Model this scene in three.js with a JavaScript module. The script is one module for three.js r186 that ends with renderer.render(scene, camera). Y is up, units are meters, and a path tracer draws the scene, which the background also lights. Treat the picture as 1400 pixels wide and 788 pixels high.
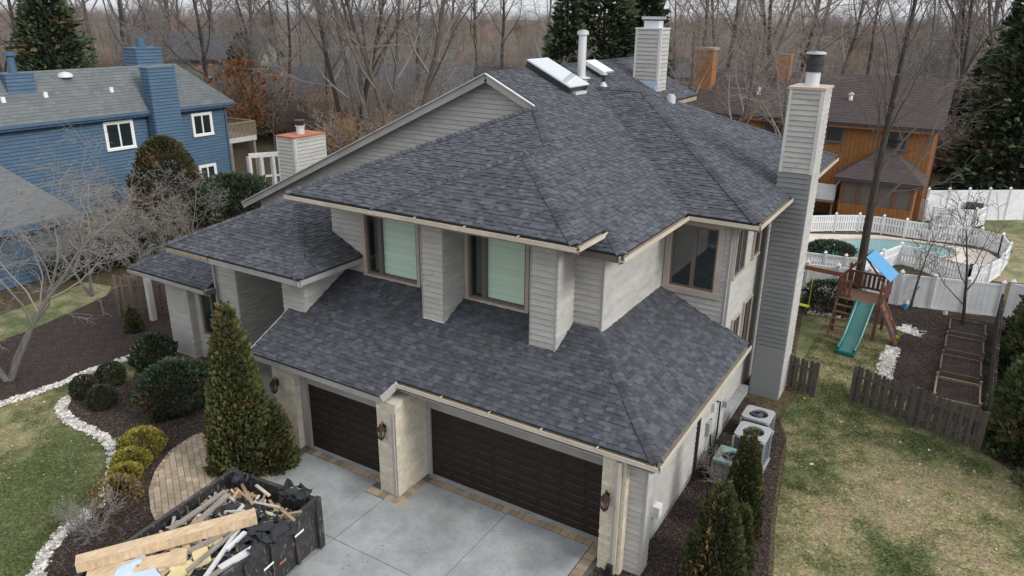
import * as THREE from 'three';

// ------------------------------------------------------------------ camera, sky, sun, exposure
const scene = new THREE.Scene();
const F = 1014.8;                                   // focal length in photo pixels (1400 x 788)
const camera = new THREE.PerspectiveCamera(2 * Math.atan(394 / F) * 180 / Math.PI, 1024 / 576, 0.1, 3000);
camera.position.set(10.551, 11.625, 13.403);
camera.rotation.order = 'YXZ';
camera.rotation.set(-20.262 * Math.PI / 180, 31.187 * Math.PI / 180, 0.681 * Math.PI / 180);
camera.updateMatrixWorld();

const SUN = new THREE.Vector3(0.85, 0.56, -0.04).normalize();
{
  const w = 512, h = 256, d = new Float32Array(w * h * 4);
  const wob = (a, b) => Math.sin(a * 3 + 1.3 * Math.sin(b * 5 + 1)) * Math.sin(b * 7 + 2 * Math.sin(a * 2)) + 0.5 * Math.sin(a * 9 + b * 11 + 2 * Math.sin(a * 5 - b * 6));
  for (let y = 0; y < h; y++) for (let x = 0; x < w; x++) {
    const th = (0.5 - (y + 0.5) / h) * Math.PI * -1, el = -th, ph = ((x + 0.5) / w) * 2 * Math.PI;
    const e = -el;   // row 0 is the bottom of the picture
    const dir = new THREE.Vector3(-Math.cos(ph) * Math.cos(e), Math.sin(e), -Math.sin(ph) * Math.cos(e));
    const up = Math.max(0, Math.sin(e)), s = Math.max(0, dir.dot(SUN));
    let L = 0.62 + 0.34 * up + 0.50 * Math.pow(s, 2);
    L *= 1 + 0.06 * wob(ph, e * 2) * (0.4 + up);
    const k = e < 0 ? 0.35 : 1, i = (y * w + x) * 4;
    d[i] = L * 0.95 * k; d[i + 1] = L * 0.985 * k; d[i + 2] = L * 1.04 * k; d[i + 3] = 1;
  }
  const t = new THREE.DataTexture(d, w, h, THREE.RGBAFormat, THREE.FloatType);
  t.mapping = THREE.EquirectangularReflectionMapping; t.magFilter = THREE.LinearFilter; t.minFilter = THREE.LinearFilter; t.needsUpdate = true;
  scene.background = t; scene.environment = t;
}
const sun = new THREE.DirectionalLight(new THREE.Color().setRGB(1, 0.96, 0.9), 1.5);
sun.position.copy(SUN).multiplyScalar(80); sun.target.position.set(0, 0, -6);
sun.castShadow = true; sun.shadow.radius = 26;
Object.assign(sun.shadow.camera, { left: -60, right: 60, top: 60, bottom: -60, near: 1, far: 220 });
sun.shadow.mapSize.set(2048, 2048);
scene.add(sun, sun.target);
const renderer = new THREE.WebGLRenderer({ antialias: true });
renderer.setSize(1024, 576);
renderer.toneMapping = THREE.LinearToneMapping;
renderer.toneMappingExposure = 1.38;
renderer.outputColorSpace = THREE.SRGBColorSpace;
renderer.shadowMap.enabled = true;

// ------------------------------------------------------------------ helpers: numbers, pixels to places
function rng(seed) { let s = (seed * 2654435761) | 0; return () => { s = (s + 0x6d2b79f5) | 0; let t = Math.imul(s ^ (s >>> 15), 1 | s); t = (t + Math.imul(t ^ (t >>> 7), 61 | t)) ^ t; return ((t ^ (t >>> 14)) >>> 0) / 4294967296; }; }
const V3 = (x, y, z) => new THREE.Vector3(x, y, z);
const lerp = (a, b, t) => a + (b - a) * t, clamp = (x, a, b) => Math.min(b, Math.max(a, x)), sstep = (a, b, x) => { const t = clamp((x - a) / (b - a), 0, 1); return t * t * (3 - 2 * t); };
const hash2 = (i, j) => { let h = Math.imul(i | 0, 374761393) + Math.imul(j | 0, 668265263); h = Math.imul(h ^ (h >>> 13), 1274126177); return ((h ^ (h >>> 16)) >>> 0) / 4294967296; };
function vnoise(x, y) { const i = Math.floor(x), j = Math.floor(y), u = x - i, v = y - j, a = u * u * (3 - 2 * u), b = v * v * (3 - 2 * v); return lerp(lerp(hash2(i, j), hash2(i + 1, j), a), lerp(hash2(i, j + 1), hash2(i + 1, j + 1), a), b); }
function fbm(x, y, o = 4) { let s = 0, a = 0.5, n = 0; for (let k = 0; k < o; k++) { s += a * vnoise(x + k * 17.3, y - k * 9.7); n += a; a *= 0.5; x *= 2.03; y *= 2.03; } return s / n; }
function pixelRay(px, py) { return V3((px - 700) / F, -(py - 394) / F, -1).applyEuler(camera.rotation); }
const hit = (px, py, axis, k) => { const d = pixelRay(px, py), c = camera.position, t = (k - c[axis]) / d[axis]; return V3(c.x + d.x * t, c.y + d.y * t, c.z + d.z * t); };
const G = (px, py, h = 0) => hit(px, py, 'y', h), atZ = (px, py, z) => hit(px, py, 'z', z), atX = (px, py, x) => hit(px, py, 'x', x);
const far = (px, dist) => { const d = pixelRay(px, 60); d.y = 0; d.normalize(); return V3(camera.position.x + d.x * dist, 0, camera.position.z + d.z * dist); };
const g2 = (list) => list.map(([x, y]) => { const p = G(x, y); return [p.x, p.z]; });
function inside(poly, x, z) { let c = false; for (let i = 0, j = poly.length - 1; i < poly.length; j = i++) { const [xi, zi] = poly[i], [xj, zj] = poly[j]; if ((zi > z) !== (zj > z) && x < (xj - xi) * (z - zi) / (zj - zi) + xi) c = !c; } return c; }
function smoothLine(pts, n = 8, closed = false) { const c = new THREE.CatmullRomCurve3(pts.map(([x, z]) => V3(x, 0, z)), closed, 'centripetal'); return c.getPoints(pts.length * n).map((p) => [p.x, p.z]); }

// ------------------------------------------------------------------ helpers: meshes, names
const taken = new Map();
function numbered(n) { const k = (taken.get(n) ?? -1) + 1; taken.set(n, k); return k ? n + '_' + String(k).padStart(3, '0') : n; }
function tag(o, label, category, group, kind) { if (label) o.userData.label = label; if (category) o.userData.category = category; if (group) o.userData.group = group; if (kind) o.userData.kind = kind; return o; }
function thing(name, label, category, pos = [0, 0, 0], turn = 0, group) { const o = new THREE.Group(); o.name = numbered(name); o.position.set(...pos); o.rotation.y = turn; scene.add(o); return tag(o, label, category, group); }
function place(o) { o.castShadow = o.receiveShadow = true; return o; }
class MB {
  constructor() { this.p = []; this.n = []; this.t = []; this.c = []; this.i = []; this.col = [1, 1, 1]; this.v = 0; }
  color(r, g, b) { this.col = g === undefined ? r : [r, g, b]; return this; }
  vert(p, n, u, v) { this.p.push(p.x, p.y, p.z); this.n.push(n.x, n.y, n.z); this.t.push(u, v); this.c.push(...this.col); return this.v++; }
  poly(pts, uvs) {          // flat polygon, counter-clockwise from outside
    const n = V3(0, 0, 0); for (let k = 0; k < pts.length; k++) { const a = pts[k], b = pts[(k + 1) % pts.length]; n.x += (a.y - b.y) * (a.z + b.z); n.y += (a.z - b.z) * (a.x + b.x); n.z += (a.x - b.x) * (a.y + b.y); }
    n.normalize(); const ax = Math.abs(n.x), ay = Math.abs(n.y), az = Math.abs(n.z), s = this.v;
    pts.forEach((q, k) => { const uv = uvs ? uvs[k] : ay >= ax && ay >= az ? [q.x, q.z] : ax >= az ? [q.z, q.y] : [q.x, q.y]; this.vert(q, n, uv[0], uv[1]); });
    for (let k = 1; k < pts.length - 1; k++) this.i.push(s, s + k, s + k + 1);
    return this;
  }
  hexa(b, t) { const q = (...a) => this.poly(a); for (let k = 0; k < b.length; k++) { const m = (k + 1) % b.length; q(b[k], b[m], t[m], t[k]); } this.poly(t.slice()); this.poly(b.slice().reverse()); return this; }   // prism: b bottom ring ccw seen from t
  box(x0, x1, y0, y1, z0, z1) { return this.hexa([V3(x0, y0, z1), V3(x1, y0, z1), V3(x1, y0, z0), V3(x0, y0, z0)], [V3(x0, y1, z1), V3(x1, y1, z1), V3(x1, y1, z0), V3(x0, y1, z0)]); }
  obox(c, ux, uy, uz, w, h, d) { const P = (a, b, e) => c.clone().addScaledVector(ux, a * w / 2).addScaledVector(uy, b * h / 2).addScaledVector(uz, e * d / 2); return this.hexa([P(-1, -1, 1), P(1, -1, 1), P(1, -1, -1), P(-1, -1, -1)], [P(-1, 1, 1), P(1, 1, 1), P(1, 1, -1), P(-1, 1, -1)]); }
  beam(a, b, w, h, up = V3(0, 1, 0)) { const z = b.clone().sub(a), L = z.length(); z.normalize(); let x = up.clone().cross(z); if (x.lengthSq() < 1e-6) x = V3(1, 0, 0).cross(z); x.normalize(); const y = z.clone().cross(x); return this.obox(a.clone().add(b).multiplyScalar(0.5), x, y, z, w, h, L); }
  tube(pts, rad, sides = 6, cap = false) {
    let x = null; const rings = [], L = pts.length; let len = 0;
    for (let k = 0; k < L; k++) {
      const d = (k < L - 1 ? pts[k + 1].clone().sub(pts[k]) : pts[k].clone().sub(pts[k - 1])); if (k && k < L - 1) d.add(pts[k].clone().sub(pts[k - 1])); d.normalize();
      if (!x) x = Math.abs(d.y) > 0.9 ? V3(1, 0, 0) : V3(0, 1, 0); x = x.clone().addScaledVector(d, -x.dot(d)).normalize(); const y = d.clone().cross(x);
      if (k) len += pts[k].distanceTo(pts[k - 1]); const s = this.v; rings.push(s);
      for (let j = 0; j <= sides; j++) { const a = j / sides * Math.PI * 2, n = x.clone().multiplyScalar(Math.cos(a)).addScaledVector(y, Math.sin(a)); this.vert(pts[k].clone().addScaledVector(n, Array.isArray(rad) ? rad[k] : rad), n, j / sides, len); }
    }
    for (let k = 0; k < L - 1; k++) for (let j = 0; j < sides; j++) { const a = rings[k] + j, b = rings[k + 1] + j; this.i.push(a, a + 1, b + 1, a, b + 1, b); }
    if (cap) { const r = Array.isArray(rad) ? rad : pts.map(() => rad); for (const [k, s] of [[0, -1], [L - 1, 1]]) { if (r[k] < 1e-4) continue; const q = []; for (let j = 0; j < sides; j++) { const m = (rings[k] + (s > 0 ? j : sides - j)) * 3; q.push(V3(this.p[m], this.p[m + 1], this.p[m + 2])); } this.poly(q); } }
    return this;
  }
  lathe(c, prof, sides = 16) { return this.tube(prof.map(([, y]) => V3(c.x, c.y + y, c.z)), prof.map(([r]) => r), sides, true); }
  append(o) { const s = this.v; this.p.push(...o.p); this.n.push(...o.n); this.t.push(...o.t); this.c.push(...o.c); for (const k of o.i) this.i.push(k + s); this.v += o.v; return this; }
  geometry() { const g = new THREE.BufferGeometry(); g.setAttribute('position', new THREE.Float32BufferAttribute(this.p, 3)); g.setAttribute('normal', new THREE.Float32BufferAttribute(this.n, 3)); g.setAttribute('uv', new THREE.Float32BufferAttribute(this.t, 2)); g.setAttribute('color', new THREE.Float32BufferAttribute(this.c, 3)); g.setIndex(this.i); return g; }
  build(name, m, parent = scene) { const o = place(new THREE.Mesh(this.geometry(), m)); o.name = parent === scene ? numbered(name) : name; parent.add(o); return o; }
}
const mb = () => new MB();
const boxPart = (name, m, parent, ...b) => mb().box(...b).build(name, m, parent);

// ------------------------------------------------------------------ textures and materials
function dataTex(N, f, srgb, rep = 1) { const d = new Uint8Array(N * N * 4); for (let y = 0; y < N; y++) for (let x = 0; x < N; x++) { const c = f(x / N, y / N, x, y), i = (y * N + x) * 4; d[i] = clamp(c[0], 0, 1) * 255; d[i + 1] = clamp(c[1], 0, 1) * 255; d[i + 2] = clamp(c[2], 0, 1) * 255; d[i + 3] = 255; } const t = new THREE.DataTexture(d, N, N); t.wrapS = t.wrapT = THREE.RepeatWrapping; t.magFilter = THREE.LinearFilter; t.minFilter = THREE.LinearMipmapLinearFilter; t.generateMipmaps = true; if (srgb) t.colorSpace = THREE.SRGBColorSpace; t.repeat.set(rep, rep); t.needsUpdate = true; return t; }
// periodic noise: p cells per tile
function pnoise(u, v, p, seed) { const x = u * p, y = v * p, i = Math.floor(x), j = Math.floor(y), a = x - i, b = y - j, s = a * a * (3 - 2 * a), t = b * b * (3 - 2 * b), m = (k) => ((k % p) + p) % p, h = (q, r) => hash2(m(q) + seed * 131, m(r) + seed * 57); return lerp(lerp(h(i, j), h(i + 1, j), s), lerp(h(i, j + 1), h(i + 1, j + 1), s), t); }
const pf = (u, v, p, o, seed) => { let s = 0, a = 0.5, n = 0; for (let k = 0; k < o; k++) { s += a * pnoise(u, v, p, seed + k * 7); n += a; a *= 0.5; p *= 2; } return s / n; };
const mono = (c) => [c, c, c];
const texGrain = dataTex(256, (u, v, x, y) => mono(0.62 + 0.3 * hash2(x, y) * pf(u, v, 32, 2, 3) + 0.2 * pf(u, v, 6, 3, 5)), true, 1 / 0.9);
const texWeather = dataTex(512, (u, v) => mono(0.84 + 0.16 * pf(u, v, 5, 5, 11) - 0.1 * Math.max(0, pf(u, v, 12, 3, 15) - 0.62) * 2), true, 1 / 2.6);
const texStreak = dataTex(256, (u, v) => mono(0.7 + 0.3 * (0.6 * pf(u, v * 0.15, 40, 3, 21) + 0.4 * pf(u, v, 8, 3, 22))), true, 1 / 1.2);
const texBark = dataTex(256, (u, v) => mono(0.6 + 0.4 * pf(u, v * 0.3, 16, 4, 31)), true, 1);
const texConcrete = dataTex(1024, (u, v, x, y) => { const big = pf(u, v, 3, 5, 41), mid = pf(u, v, 14, 4, 43), st = sstep(0.5, 0.78, pf(u, v, 4, 5, 47)); const c = 0.68 + 0.15 * (big - 0.5) * 1.6 + 0.14 * (mid - 0.5) + 0.07 * (pf(u, v, 70, 3, 49) - 0.5) + 0.08 * (hash2(x, y) - 0.5) - 0.08 * st; return [c * 0.985, c, c * 1.0]; }, true, 1 / 5.3);
const texSpeck = dataTex(256, (u, v, x, y) => mono(0.35 + 0.4 * hash2(x + 9, y) + 0.25 * pf(u, v, 20, 3, 53)), false, 1 / 0.6);
const texMulch = dataTex(512, (u, v, x, y) => { const a = pf(u, v, 40, 3, 61), b = pf(u, v, 6, 3, 63), c = 0.35 + 0.9 * (a - 0.3) * (0.6 + 0.8 * b) + 0.14 * (hash2(x, y) - 0.5); return [c, c * 0.86, c * 0.78]; }, true, 1 / 1.7);
const texLeafLitter = dataTex(512, (u, v, x, y) => { const a = pf(u, v, 50, 3, 71), b = pf(u, v, 5, 4, 73), c = 0.5 + 0.5 * (a - 0.5) + 0.25 * (hash2(x, y) - 0.5); return [c * lerp(0.95, 1.05, b), c * lerp(0.84, 0.98, b), c * lerp(0.66, 0.74, b)]; }, true, 1 / 3.1);
const texScrape = dataTex(512, (u, v, x, y) => { const s = sstep(0.60, 0.74, pf(u, v * 0.25, 60, 3, 81)) * sstep(0.4, 0.65, pf(u, v, 6, 3, 83)), d = pf(u, v, 9, 4, 85), ru = sstep(0.66, 0.8, pf(u, v, 14, 4, 87)), q = (a, b) => Math.pow(lerp(a, b, s), 1 / 2.2); return [q(0.014 + 0.03 * d * d + 0.035 * ru, 0.13), q(0.014 + 0.028 * d * d + 0.016 * ru, 0.125), q(0.016 + 0.026 * d * d + 0.01 * ru, 0.12)]; }, true, 1 / 1.9);
const M = {};
const std = (name, r, g, b, rough = 0.8, extra = {}) => { const m = new THREE.MeshStandardMaterial({ color: new THREE.Color().setRGB(r, g, b), roughness: rough, metalness: 0, ...extra }); m.name = name; M[name] = m; return m; };
const phy = (name, r, g, b, rough, extra) => { const m = new THREE.MeshPhysicalMaterial({ color: new THREE.Color().setRGB(r, g, b), roughness: rough, metalness: 0, ...extra }); m.name = name; M[name] = m; return m; };
std('shingle', 1, 1, 1, 0.92, { vertexColors: true, map: texGrain, bumpMap: texSpeck, bumpScale: 0.003 });
std('shingleBack', 0.03, 0.03, 0.034, 0.95);
std('siding', 0.47, 0.455, 0.425, 0.7, { map: texWeather, vertexColors: true });
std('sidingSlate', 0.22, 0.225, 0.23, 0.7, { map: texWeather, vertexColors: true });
std('wallBack', 0.47, 0.455, 0.425, 0.9);
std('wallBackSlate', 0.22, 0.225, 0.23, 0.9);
std('header', 0.36, 0.35, 0.33, 0.75, { map: texWeather });
std('trim', 0.50, 0.42, 0.36, 0.65, { map: texWeather });
std('trimPale', 0.62, 0.61, 0.59, 0.6, { map: texWeather });
std('gutter', 0.62, 0.55, 0.45, 0.42, { map: texWeather });
std('gutterGrey', 0.40, 0.39, 0.37, 0.45, { map: texWeather });
std('fascia', 0.47, 0.37, 0.27, 0.7, { map: texStreak });
std('soffit', 0.36, 0.34, 0.31, 0.8);
std('frameBronze', 0.13, 0.105, 0.09, 0.5);
std('frameWhite', 0.74, 0.74, 0.73, 0.5);
phy('doorBrown', 0.036, 0.025, 0.0205, 0.55, { map: texStreak, specularIntensity: 0.45 });
std('brick', 1, 1, 1, 0.88, { vertexColors: true, map: texWeather, bumpMap: texSpeck, bumpScale: 0.006 });
std('mortar', 0.46, 0.43, 0.36, 0.95);
std('paver', 1, 1, 1, 0.9, { vertexColors: true, map: texWeather, bumpMap: texSpeck, bumpScale: 0.004 });
std('concrete', 0.68, 0.685, 0.685, 0.85, { map: texConcrete, bumpMap: texSpeck, bumpScale: 0.002 });
std('concreteWarm', 0.50, 0.46, 0.40, 0.85, { map: texConcrete });
std('joint', 0.09, 0.085, 0.08, 0.95);
std('mulch', 0.108, 0.09, 0.08, 0.97, { map: texMulch, bumpMap: texMulch, bumpScale: 0.02 });
std('chip', 1, 1, 1, 0.95, { vertexColors: false });
std('litter', 0.30, 0.27, 0.22, 0.97, { map: texLeafLitter, bumpMap: texLeafLitter, bumpScale: 0.02 });
std('stone', 0.62, 0.60, 0.56, 0.85, { map: texWeather });
std('leaf', 1, 1, 1, 0.75, { vertexColors: true, side: THREE.DoubleSide });
std('bark', 0.185, 0.15, 0.125, 0.92, { map: texBark, bumpMap: texBark, bumpScale: 0.02 });
std('barkGrey', 0.22, 0.2, 0.18, 0.9, { map: texBark, bumpMap: texBark, bumpScale: 0.015 });
std('barkDark', 0.085, 0.068, 0.058, 0.92, { map: texBark, bumpMap: texBark, bumpScale: 0.02 });
std('twig', 0.215, 0.175, 0.15, 0.92);
std('twigPale', 0.21, 0.195, 0.178, 0.9);
std('twigDark', 0.13, 0.105, 0.092, 0.92);
std('fenceWood', 0.125, 0.105, 0.09, 0.9, { map: texStreak });
std('fencePale', 0.17, 0.13, 0.1, 0.9, { map: texStreak });
std('vinyl', 0.84, 0.85, 0.86, 0.45, { map: texWeather });
std('playWood', 0.20, 0.085, 0.055, 0.7, { map: texStreak });
std('playWoodLight', 0.30, 0.15, 0.10, 0.7, { map: texStreak });
phy('slideGreen', 0.012, 0.13, 0.115, 0.3, { clearcoat: 0.4, clearcoatRoughness: 0.3 });
std('tarpBlue', 0.07, 0.26, 0.46, 0.6);
std('blueSiding', 0.068, 0.132, 0.21, 0.7, { map: texWeather });
std('roofGreen', 0.145, 0.158, 0.165, 0.92, { vertexColors: true, map: texWeather, bumpMap: texSpeck, bumpScale: 0.006 });
std('roofBrown', 0.066, 0.048, 0.048, 0.92, { vertexColors: true, map: texWeather, bumpMap: texSpeck, bumpScale: 0.006 });
std('roofGrey', 0.10, 0.10, 0.11, 0.92, { vertexColors: true, map: texWeather });
std('cedar', 0.40, 0.165, 0.045, 0.75, { map: texStreak });
std('cedarDark', 0.26, 0.10, 0.035, 0.75, { map: texStreak });
std('deckWood', 0.36, 0.28, 0.19, 0.8, { map: texStreak });
std('wallTan', 0.40, 0.36, 0.31, 0.85, { map: texWeather });
std('wallWhite', 0.70, 0.70, 0.69, 0.8, { map: texWeather });
std('metal', 0.62, 0.63, 0.64, 0.35, { metalness: 0.85 });
std('galv', 0.60, 0.61, 0.62, 0.45, { metalness: 0.3 });
std('metalDark', 0.04, 0.04, 0.042, 0.5, { metalness: 0.4 });
std('black', 0.012, 0.012, 0.013, 0.6);
std('blackPlastic', 0.02, 0.021, 0.022, 0.38);
std('hvacGrey', 0.33, 0.34, 0.34, 0.5);
std('hvacDark', 0.09, 0.095, 0.1, 0.55);
std('hvacGreen', 0.19, 0.28, 0.26, 0.5);
std('rust', 0.42, 0.14, 0.07, 0.85, { map: texWeather });
std('copper', 0.085, 0.055, 0.045, 0.5, { metalness: 0.5 });
std('dumpster', 1, 1, 1, 0.5, { map: texScrape });
std('lumberNew', 0.74, 0.55, 0.35, 0.7, { map: texStreak });
std('lumberOld', 0.42, 0.29, 0.17, 0.8, { map: texStreak });
std('lumberGrey', 0.33, 0.29, 0.25, 0.85, { map: texStreak });
std('felt', 0.022, 0.024, 0.029, 0.9);
std('paperBlue', 0.42, 0.52, 0.64, 0.7);
std('foam', 0.66, 0.54, 0.28, 0.85, { map: texWeather });
std('lightBulb', 0.16, 0.12, 0.09, 0.25);
std('poolDeck', 0.66, 0.59, 0.51, 0.85, { map: texWeather });
phy('water', 0.14, 0.31, 0.31, 0.12, { clearcoat: 0.6, clearcoatRoughness: 0.05 });
std('asphalt', 0.12, 0.12, 0.125, 0.9, { map: texConcrete });
phy('glassGreen', 0.93, 0.985, 0.95, 0.02, { transmission: 1, thickness: 0, ior: 1.5 });
phy('glassClear', 0.85, 0.93, 0.93, 0.02, { transmission: 1, thickness: 0, ior: 1.5 });
phy('glassDark', 0.016, 0.024, 0.026, 0.04, { ior: 1.55, clearcoat: 1, clearcoatRoughness: 0.02 });
phy('skylight', 0.55, 0.60, 0.62, 0.03, { clearcoat: 1, clearcoatRoughness: 0.02, metalness: 0.55 });
std('blind', 0.60, 0.70, 0.61, 0.6, { vertexColors: true });
std('curtain', 0.10, 0.135, 0.135, 0.9);
std('room', 0.06, 0.06, 0.058, 0.95);
std('blueFlash', 0.36, 0.48, 0.62, 0.5);
std('yellow', 0.62, 0.62, 0.03, 0.5);
// ------------------------------------------------------------------ the setting: ground, lawns, beds, driveway, walk
function sheet(name, poly, y, m, parent = scene, kind = 'structure') {
  const s = new THREE.Shape(poly.map(([x, z]) => new THREE.Vector2(x, -z))), g = new THREE.ShapeGeometry(s, 1);
  g.rotateX(-Math.PI / 2); g.translate(0, y, 0);
  const pos = g.attributes.position, uv = g.attributes.uv; for (let i = 0; i < pos.count; i++) uv.setXY(i, pos.getX(i), pos.getZ(i));
  const o = place(new THREE.Mesh(g, m)); o.name = parent === scene ? numbered(name) : name; parent.add(o); if (kind) o.userData.kind = kind; return o;
}
const LW = 44, LX = -14, LZ = 14;          // one lawn colour map over the yards: x from LX, z downwards from LZ
const strawSpots = [[G(1195, 690), 1.5, 1.0], [G(1170, 660), 0.9, 0.8], [G(1160, 735), 0.8, 0.9], [G(1250, 640), 1.2, 0.6], [G(1300, 740), 1.3, 0.6], [G(1215, 600), 1.2, 0.5], [G(1140, 570), 0.8, 0.5], [G(1180, 470), 2.2, 0.6], [G(110, 560), 1.0, 0.6], [G(30, 590), 0.8, 0.5]];
const greenSpots = [[G(1140, 545), 1.4, 0.9], [G(1250, 600), 1.2, 0.7], [G(1100, 720), 1.0, 0.5], [G(1210, 760), 0.7, 0.8], [G(60, 640), 2.0, 0.8], [G(20, 700), 2.0, 0.8]];
function strawAt(x, z) {
  let s = 0.44 + 1.25 * (fbm(x * 0.55 + 5, z * 0.55, 4) - 0.5) + 0.9 * (fbm(x * 2.6, z * 2.6 + 40, 3) - 0.5);
  for (const [p, r, k] of strawSpots) { const d = Math.hypot(x - p.x, (z - p.z) * 0.7) / r; s += 0.36 * k * Math.exp(-d * d) * (0.6 + 0.8 * fbm(x * 3, z * 3, 2)); }
  for (const [p, r, k] of greenSpots) { const d = Math.hypot(x - p.x, z - p.z) / r; s -= 0.34 * k * Math.exp(-d * d) * (0.6 + 0.8 * fbm(x * 3, z * 3, 2)); }
  if (x < -4 && z > -2) s -= 0.08;
  return clamp(s, 0, 1);
}
const GREEN = [0.082, 0.102, 0.030], STRAW = [0.31, 0.26, 0.135], DIRT = [0.27, 0.20, 0.125];
function grassCol(x, z, r) { const s = strawAt(x, z), a = sstep(0.12, 0.9, s), b = sstep(0.82, 1.0, s) * 0.7; return [0, 1, 2].map((k) => lerp(lerp(GREEN[k], STRAW[k], a * 0.72), DIRT[k], b) * r); }
const texLawn = (() => { const N = 1024, d = new Uint8Array(N * N * 4), q = (c) => 255 * Math.pow(clamp(c, 0, 1), 1 / 2.2);
  for (let j = 0; j < N; j++) for (let i = 0; i < N; i++) { const x = LX + (i + 0.5) / N * LW, z = LZ - (j + 0.5) / N * LW, c = grassCol(x, z, 0.62 + 0.6 * hash2(i, j) * (0.5 + hash2(i >> 1, j >> 1))), k = (j * N + i) * 4; for (let e = 0; e < 3; e++) d[k + e] = q(c[e]); d[k + 3] = 255; }
  const t = new THREE.DataTexture(d, N, N); t.colorSpace = THREE.SRGBColorSpace; t.wrapS = t.wrapT = THREE.MirroredRepeatWrapping; t.magFilter = THREE.LinearFilter; t.minFilter = THREE.LinearMipmapLinearFilter; t.generateMipmaps = true; t.repeat.set(1 / LW, -1 / LW); t.offset.set(-LX / LW, LZ / LW); t.needsUpdate = true; return t; })();
std('lawn', 1, 1, 1, 0.95, { map: texLawn });

sheet('ground', [[-900, 120], [900, 120], [900, -1400], [-900, -1400]], 0, M.litter);
// a long rise of wooded land far behind closes the horizon
{ const b = mb(), A = [], n = 60, c = camera.position; const ring = (d, h, w) => { const r = []; for (let k = 0; k <= n; k++) { const a = lerp(-1.35, 1.0, k / n), dx = -Math.sin(a + 0.05), dz = -Math.cos(a + 0.05); r.push(V3(c.x + dx * d, Math.max(-0.5, h + w * (fbm(k * 0.35 + d, 3, 3) - 0.5) * 2), c.z + dz * d)); } return r; };
  A.push(ring(230, -0.5, 0), ring(330, 1.5, 1), ring(470, 4, 2), ring(640, 5, 2), ring(900, -2, 0));
  for (let j = 0; j < A.length - 1; j++) for (let k = 0; k < n; k++) b.poly([A[j][k], A[j][k + 1], A[j + 1][k + 1], A[j + 1][k]]);
  const o = b.build('far_hills', M.litter); o.userData.kind = 'structure'; }

// outlines read from the photograph's ground
const borderA = smoothLine(g2([[-30, 565], [0, 554], [40, 541], [90, 523], [130, 506], [172, 492], [192, 485]]), 6);
const borderB = smoothLine(g2([[98, 542], [84, 556], [95, 576], [128, 592], [153, 610], [156, 640], [146, 675], [118, 706], [88, 727], [63, 757], [50, 790], [40, 850]]), 6);
const lawnLeft = [...borderA, ...g2([[210, 505], [180, 520], [120, 538]]), ...borderB, ...g2([[-200, 900], [-260, 600]])];
sheet('lawn', lawnLeft, 0.006, M.lawn);
const lawnRight = [...g2([[1056, 830], [1060, 720], [1072, 640], [1076, 600], [1066, 572], [1090, 540], [1085, 500], [1098, 430]]), ...g2([[1150, 432], [1215, 445], [1240, 450], [1225, 470], [1208, 490], [1200, 525], [1260, 560], [1330, 590], [1345, 620], [1400, 652], [1560, 700], [1700, 1000], [1300, 1200]])];
sheet('lawn', lawnRight, 0.006, M.lawn);
sheet('lawn', g2([[1352, 300], [1560, 300], [1600, 388], [1400, 388], [1355, 384], [1385, 345], [1370, 325], [1340, 315]]), 0.006, M.lawn);
sheet('lawn', g2([[-40, 462], [0, 432], [60, 408], [120, 386], [152, 392], [146, 404], [95, 428], [40, 452], [0, 466]]), 0.006, M.lawn);
sheet('mulch_bed', [...borderA.slice().reverse(), ...g2([[-60, 500], [-40, 466], [0, 466], [40, 452], [95, 428], [146, 404], [170, 380], [240, 370], [262, 460], [225, 480]]).map((p) => p)].reverse(), 0.011, M.mulch);
const bedFront = [...borderB, ...g2([[120, 900], [240, 800], [290, 700]]), [-4.4, 2.4], [-4.9, 0.2], [-8.8, -0.6], [-12.6, -0.8], ...g2([[215, 480], [192, 492], [180, 520], [120, 538]])];
sheet('mulch_bed', bedFront, 0.011, M.mulch);
const bedSide = [[5.2, 1.3], [5.6, 1.6], ...g2([[870, 830], [1048, 830], [1054, 720], [1066, 640], [1074, 602], [1066, 574], [1040, 556]]), [5.6, -9.2], [5.6, 0.3]];
sheet('mulch_bed', bedSide, 0.011, M.mulch);
const bedBack = g2([[1130, 412], [1205, 412], [1355, 436], [1352, 560], [1336, 590], [1262, 562], [1200, 527], [1207, 490], [1222, 470], [1240, 452], [1215, 447], [1150, 434], [1112, 430]]);
sheet('mulch_bed', bedBack, 0.011, M.mulch);
sheet('mulch_bed', g2([[1338, 600], [1348, 622], [1400, 655], [1600, 720], [1600, 500], [1345, 400]]), 0.010, M.mulch);

// driveway: poured slabs with open joints, paver border
const drive = new THREE.Group(); drive.name = 'driveway'; drive.userData.kind = 'structure'; scene.add(drive);
boxPart('joint_bed', M.joint, drive, -4.0, 5.25, -0.05, 0.014, 0.0, 14);
{ const xs = [-3.62, -0.36, 2.58, 4.86], zs = [0.36, 3.32, 6.4, 9.6, 13];
  for (let i = 0; i < 3; i++) for (let j = 0; j < 4; j++) { let z0 = zs[j] + 0.008; if (i === 0 && j === 0) z0 = 1.06; const parts = [[xs[i] + 0.008, xs[i + 1] - 0.008, z0]]; if (j === 0 && i === 0) parts[0][1] = -1.02; for (const [a, b, z] of parts) boxPart('slab', M.concrete, drive, a, b, 0.0, 0.03, z, zs[j + 1] - 0.008); }
  boxPart('slab', M.concrete, drive, -1.012, -0.376, 0, 0.03, 1.55, 3.312); boxPart('slab', M.concrete, drive, -0.344, 0.12, 0.0, 0.0297, 1.55, 3.3); }
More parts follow.
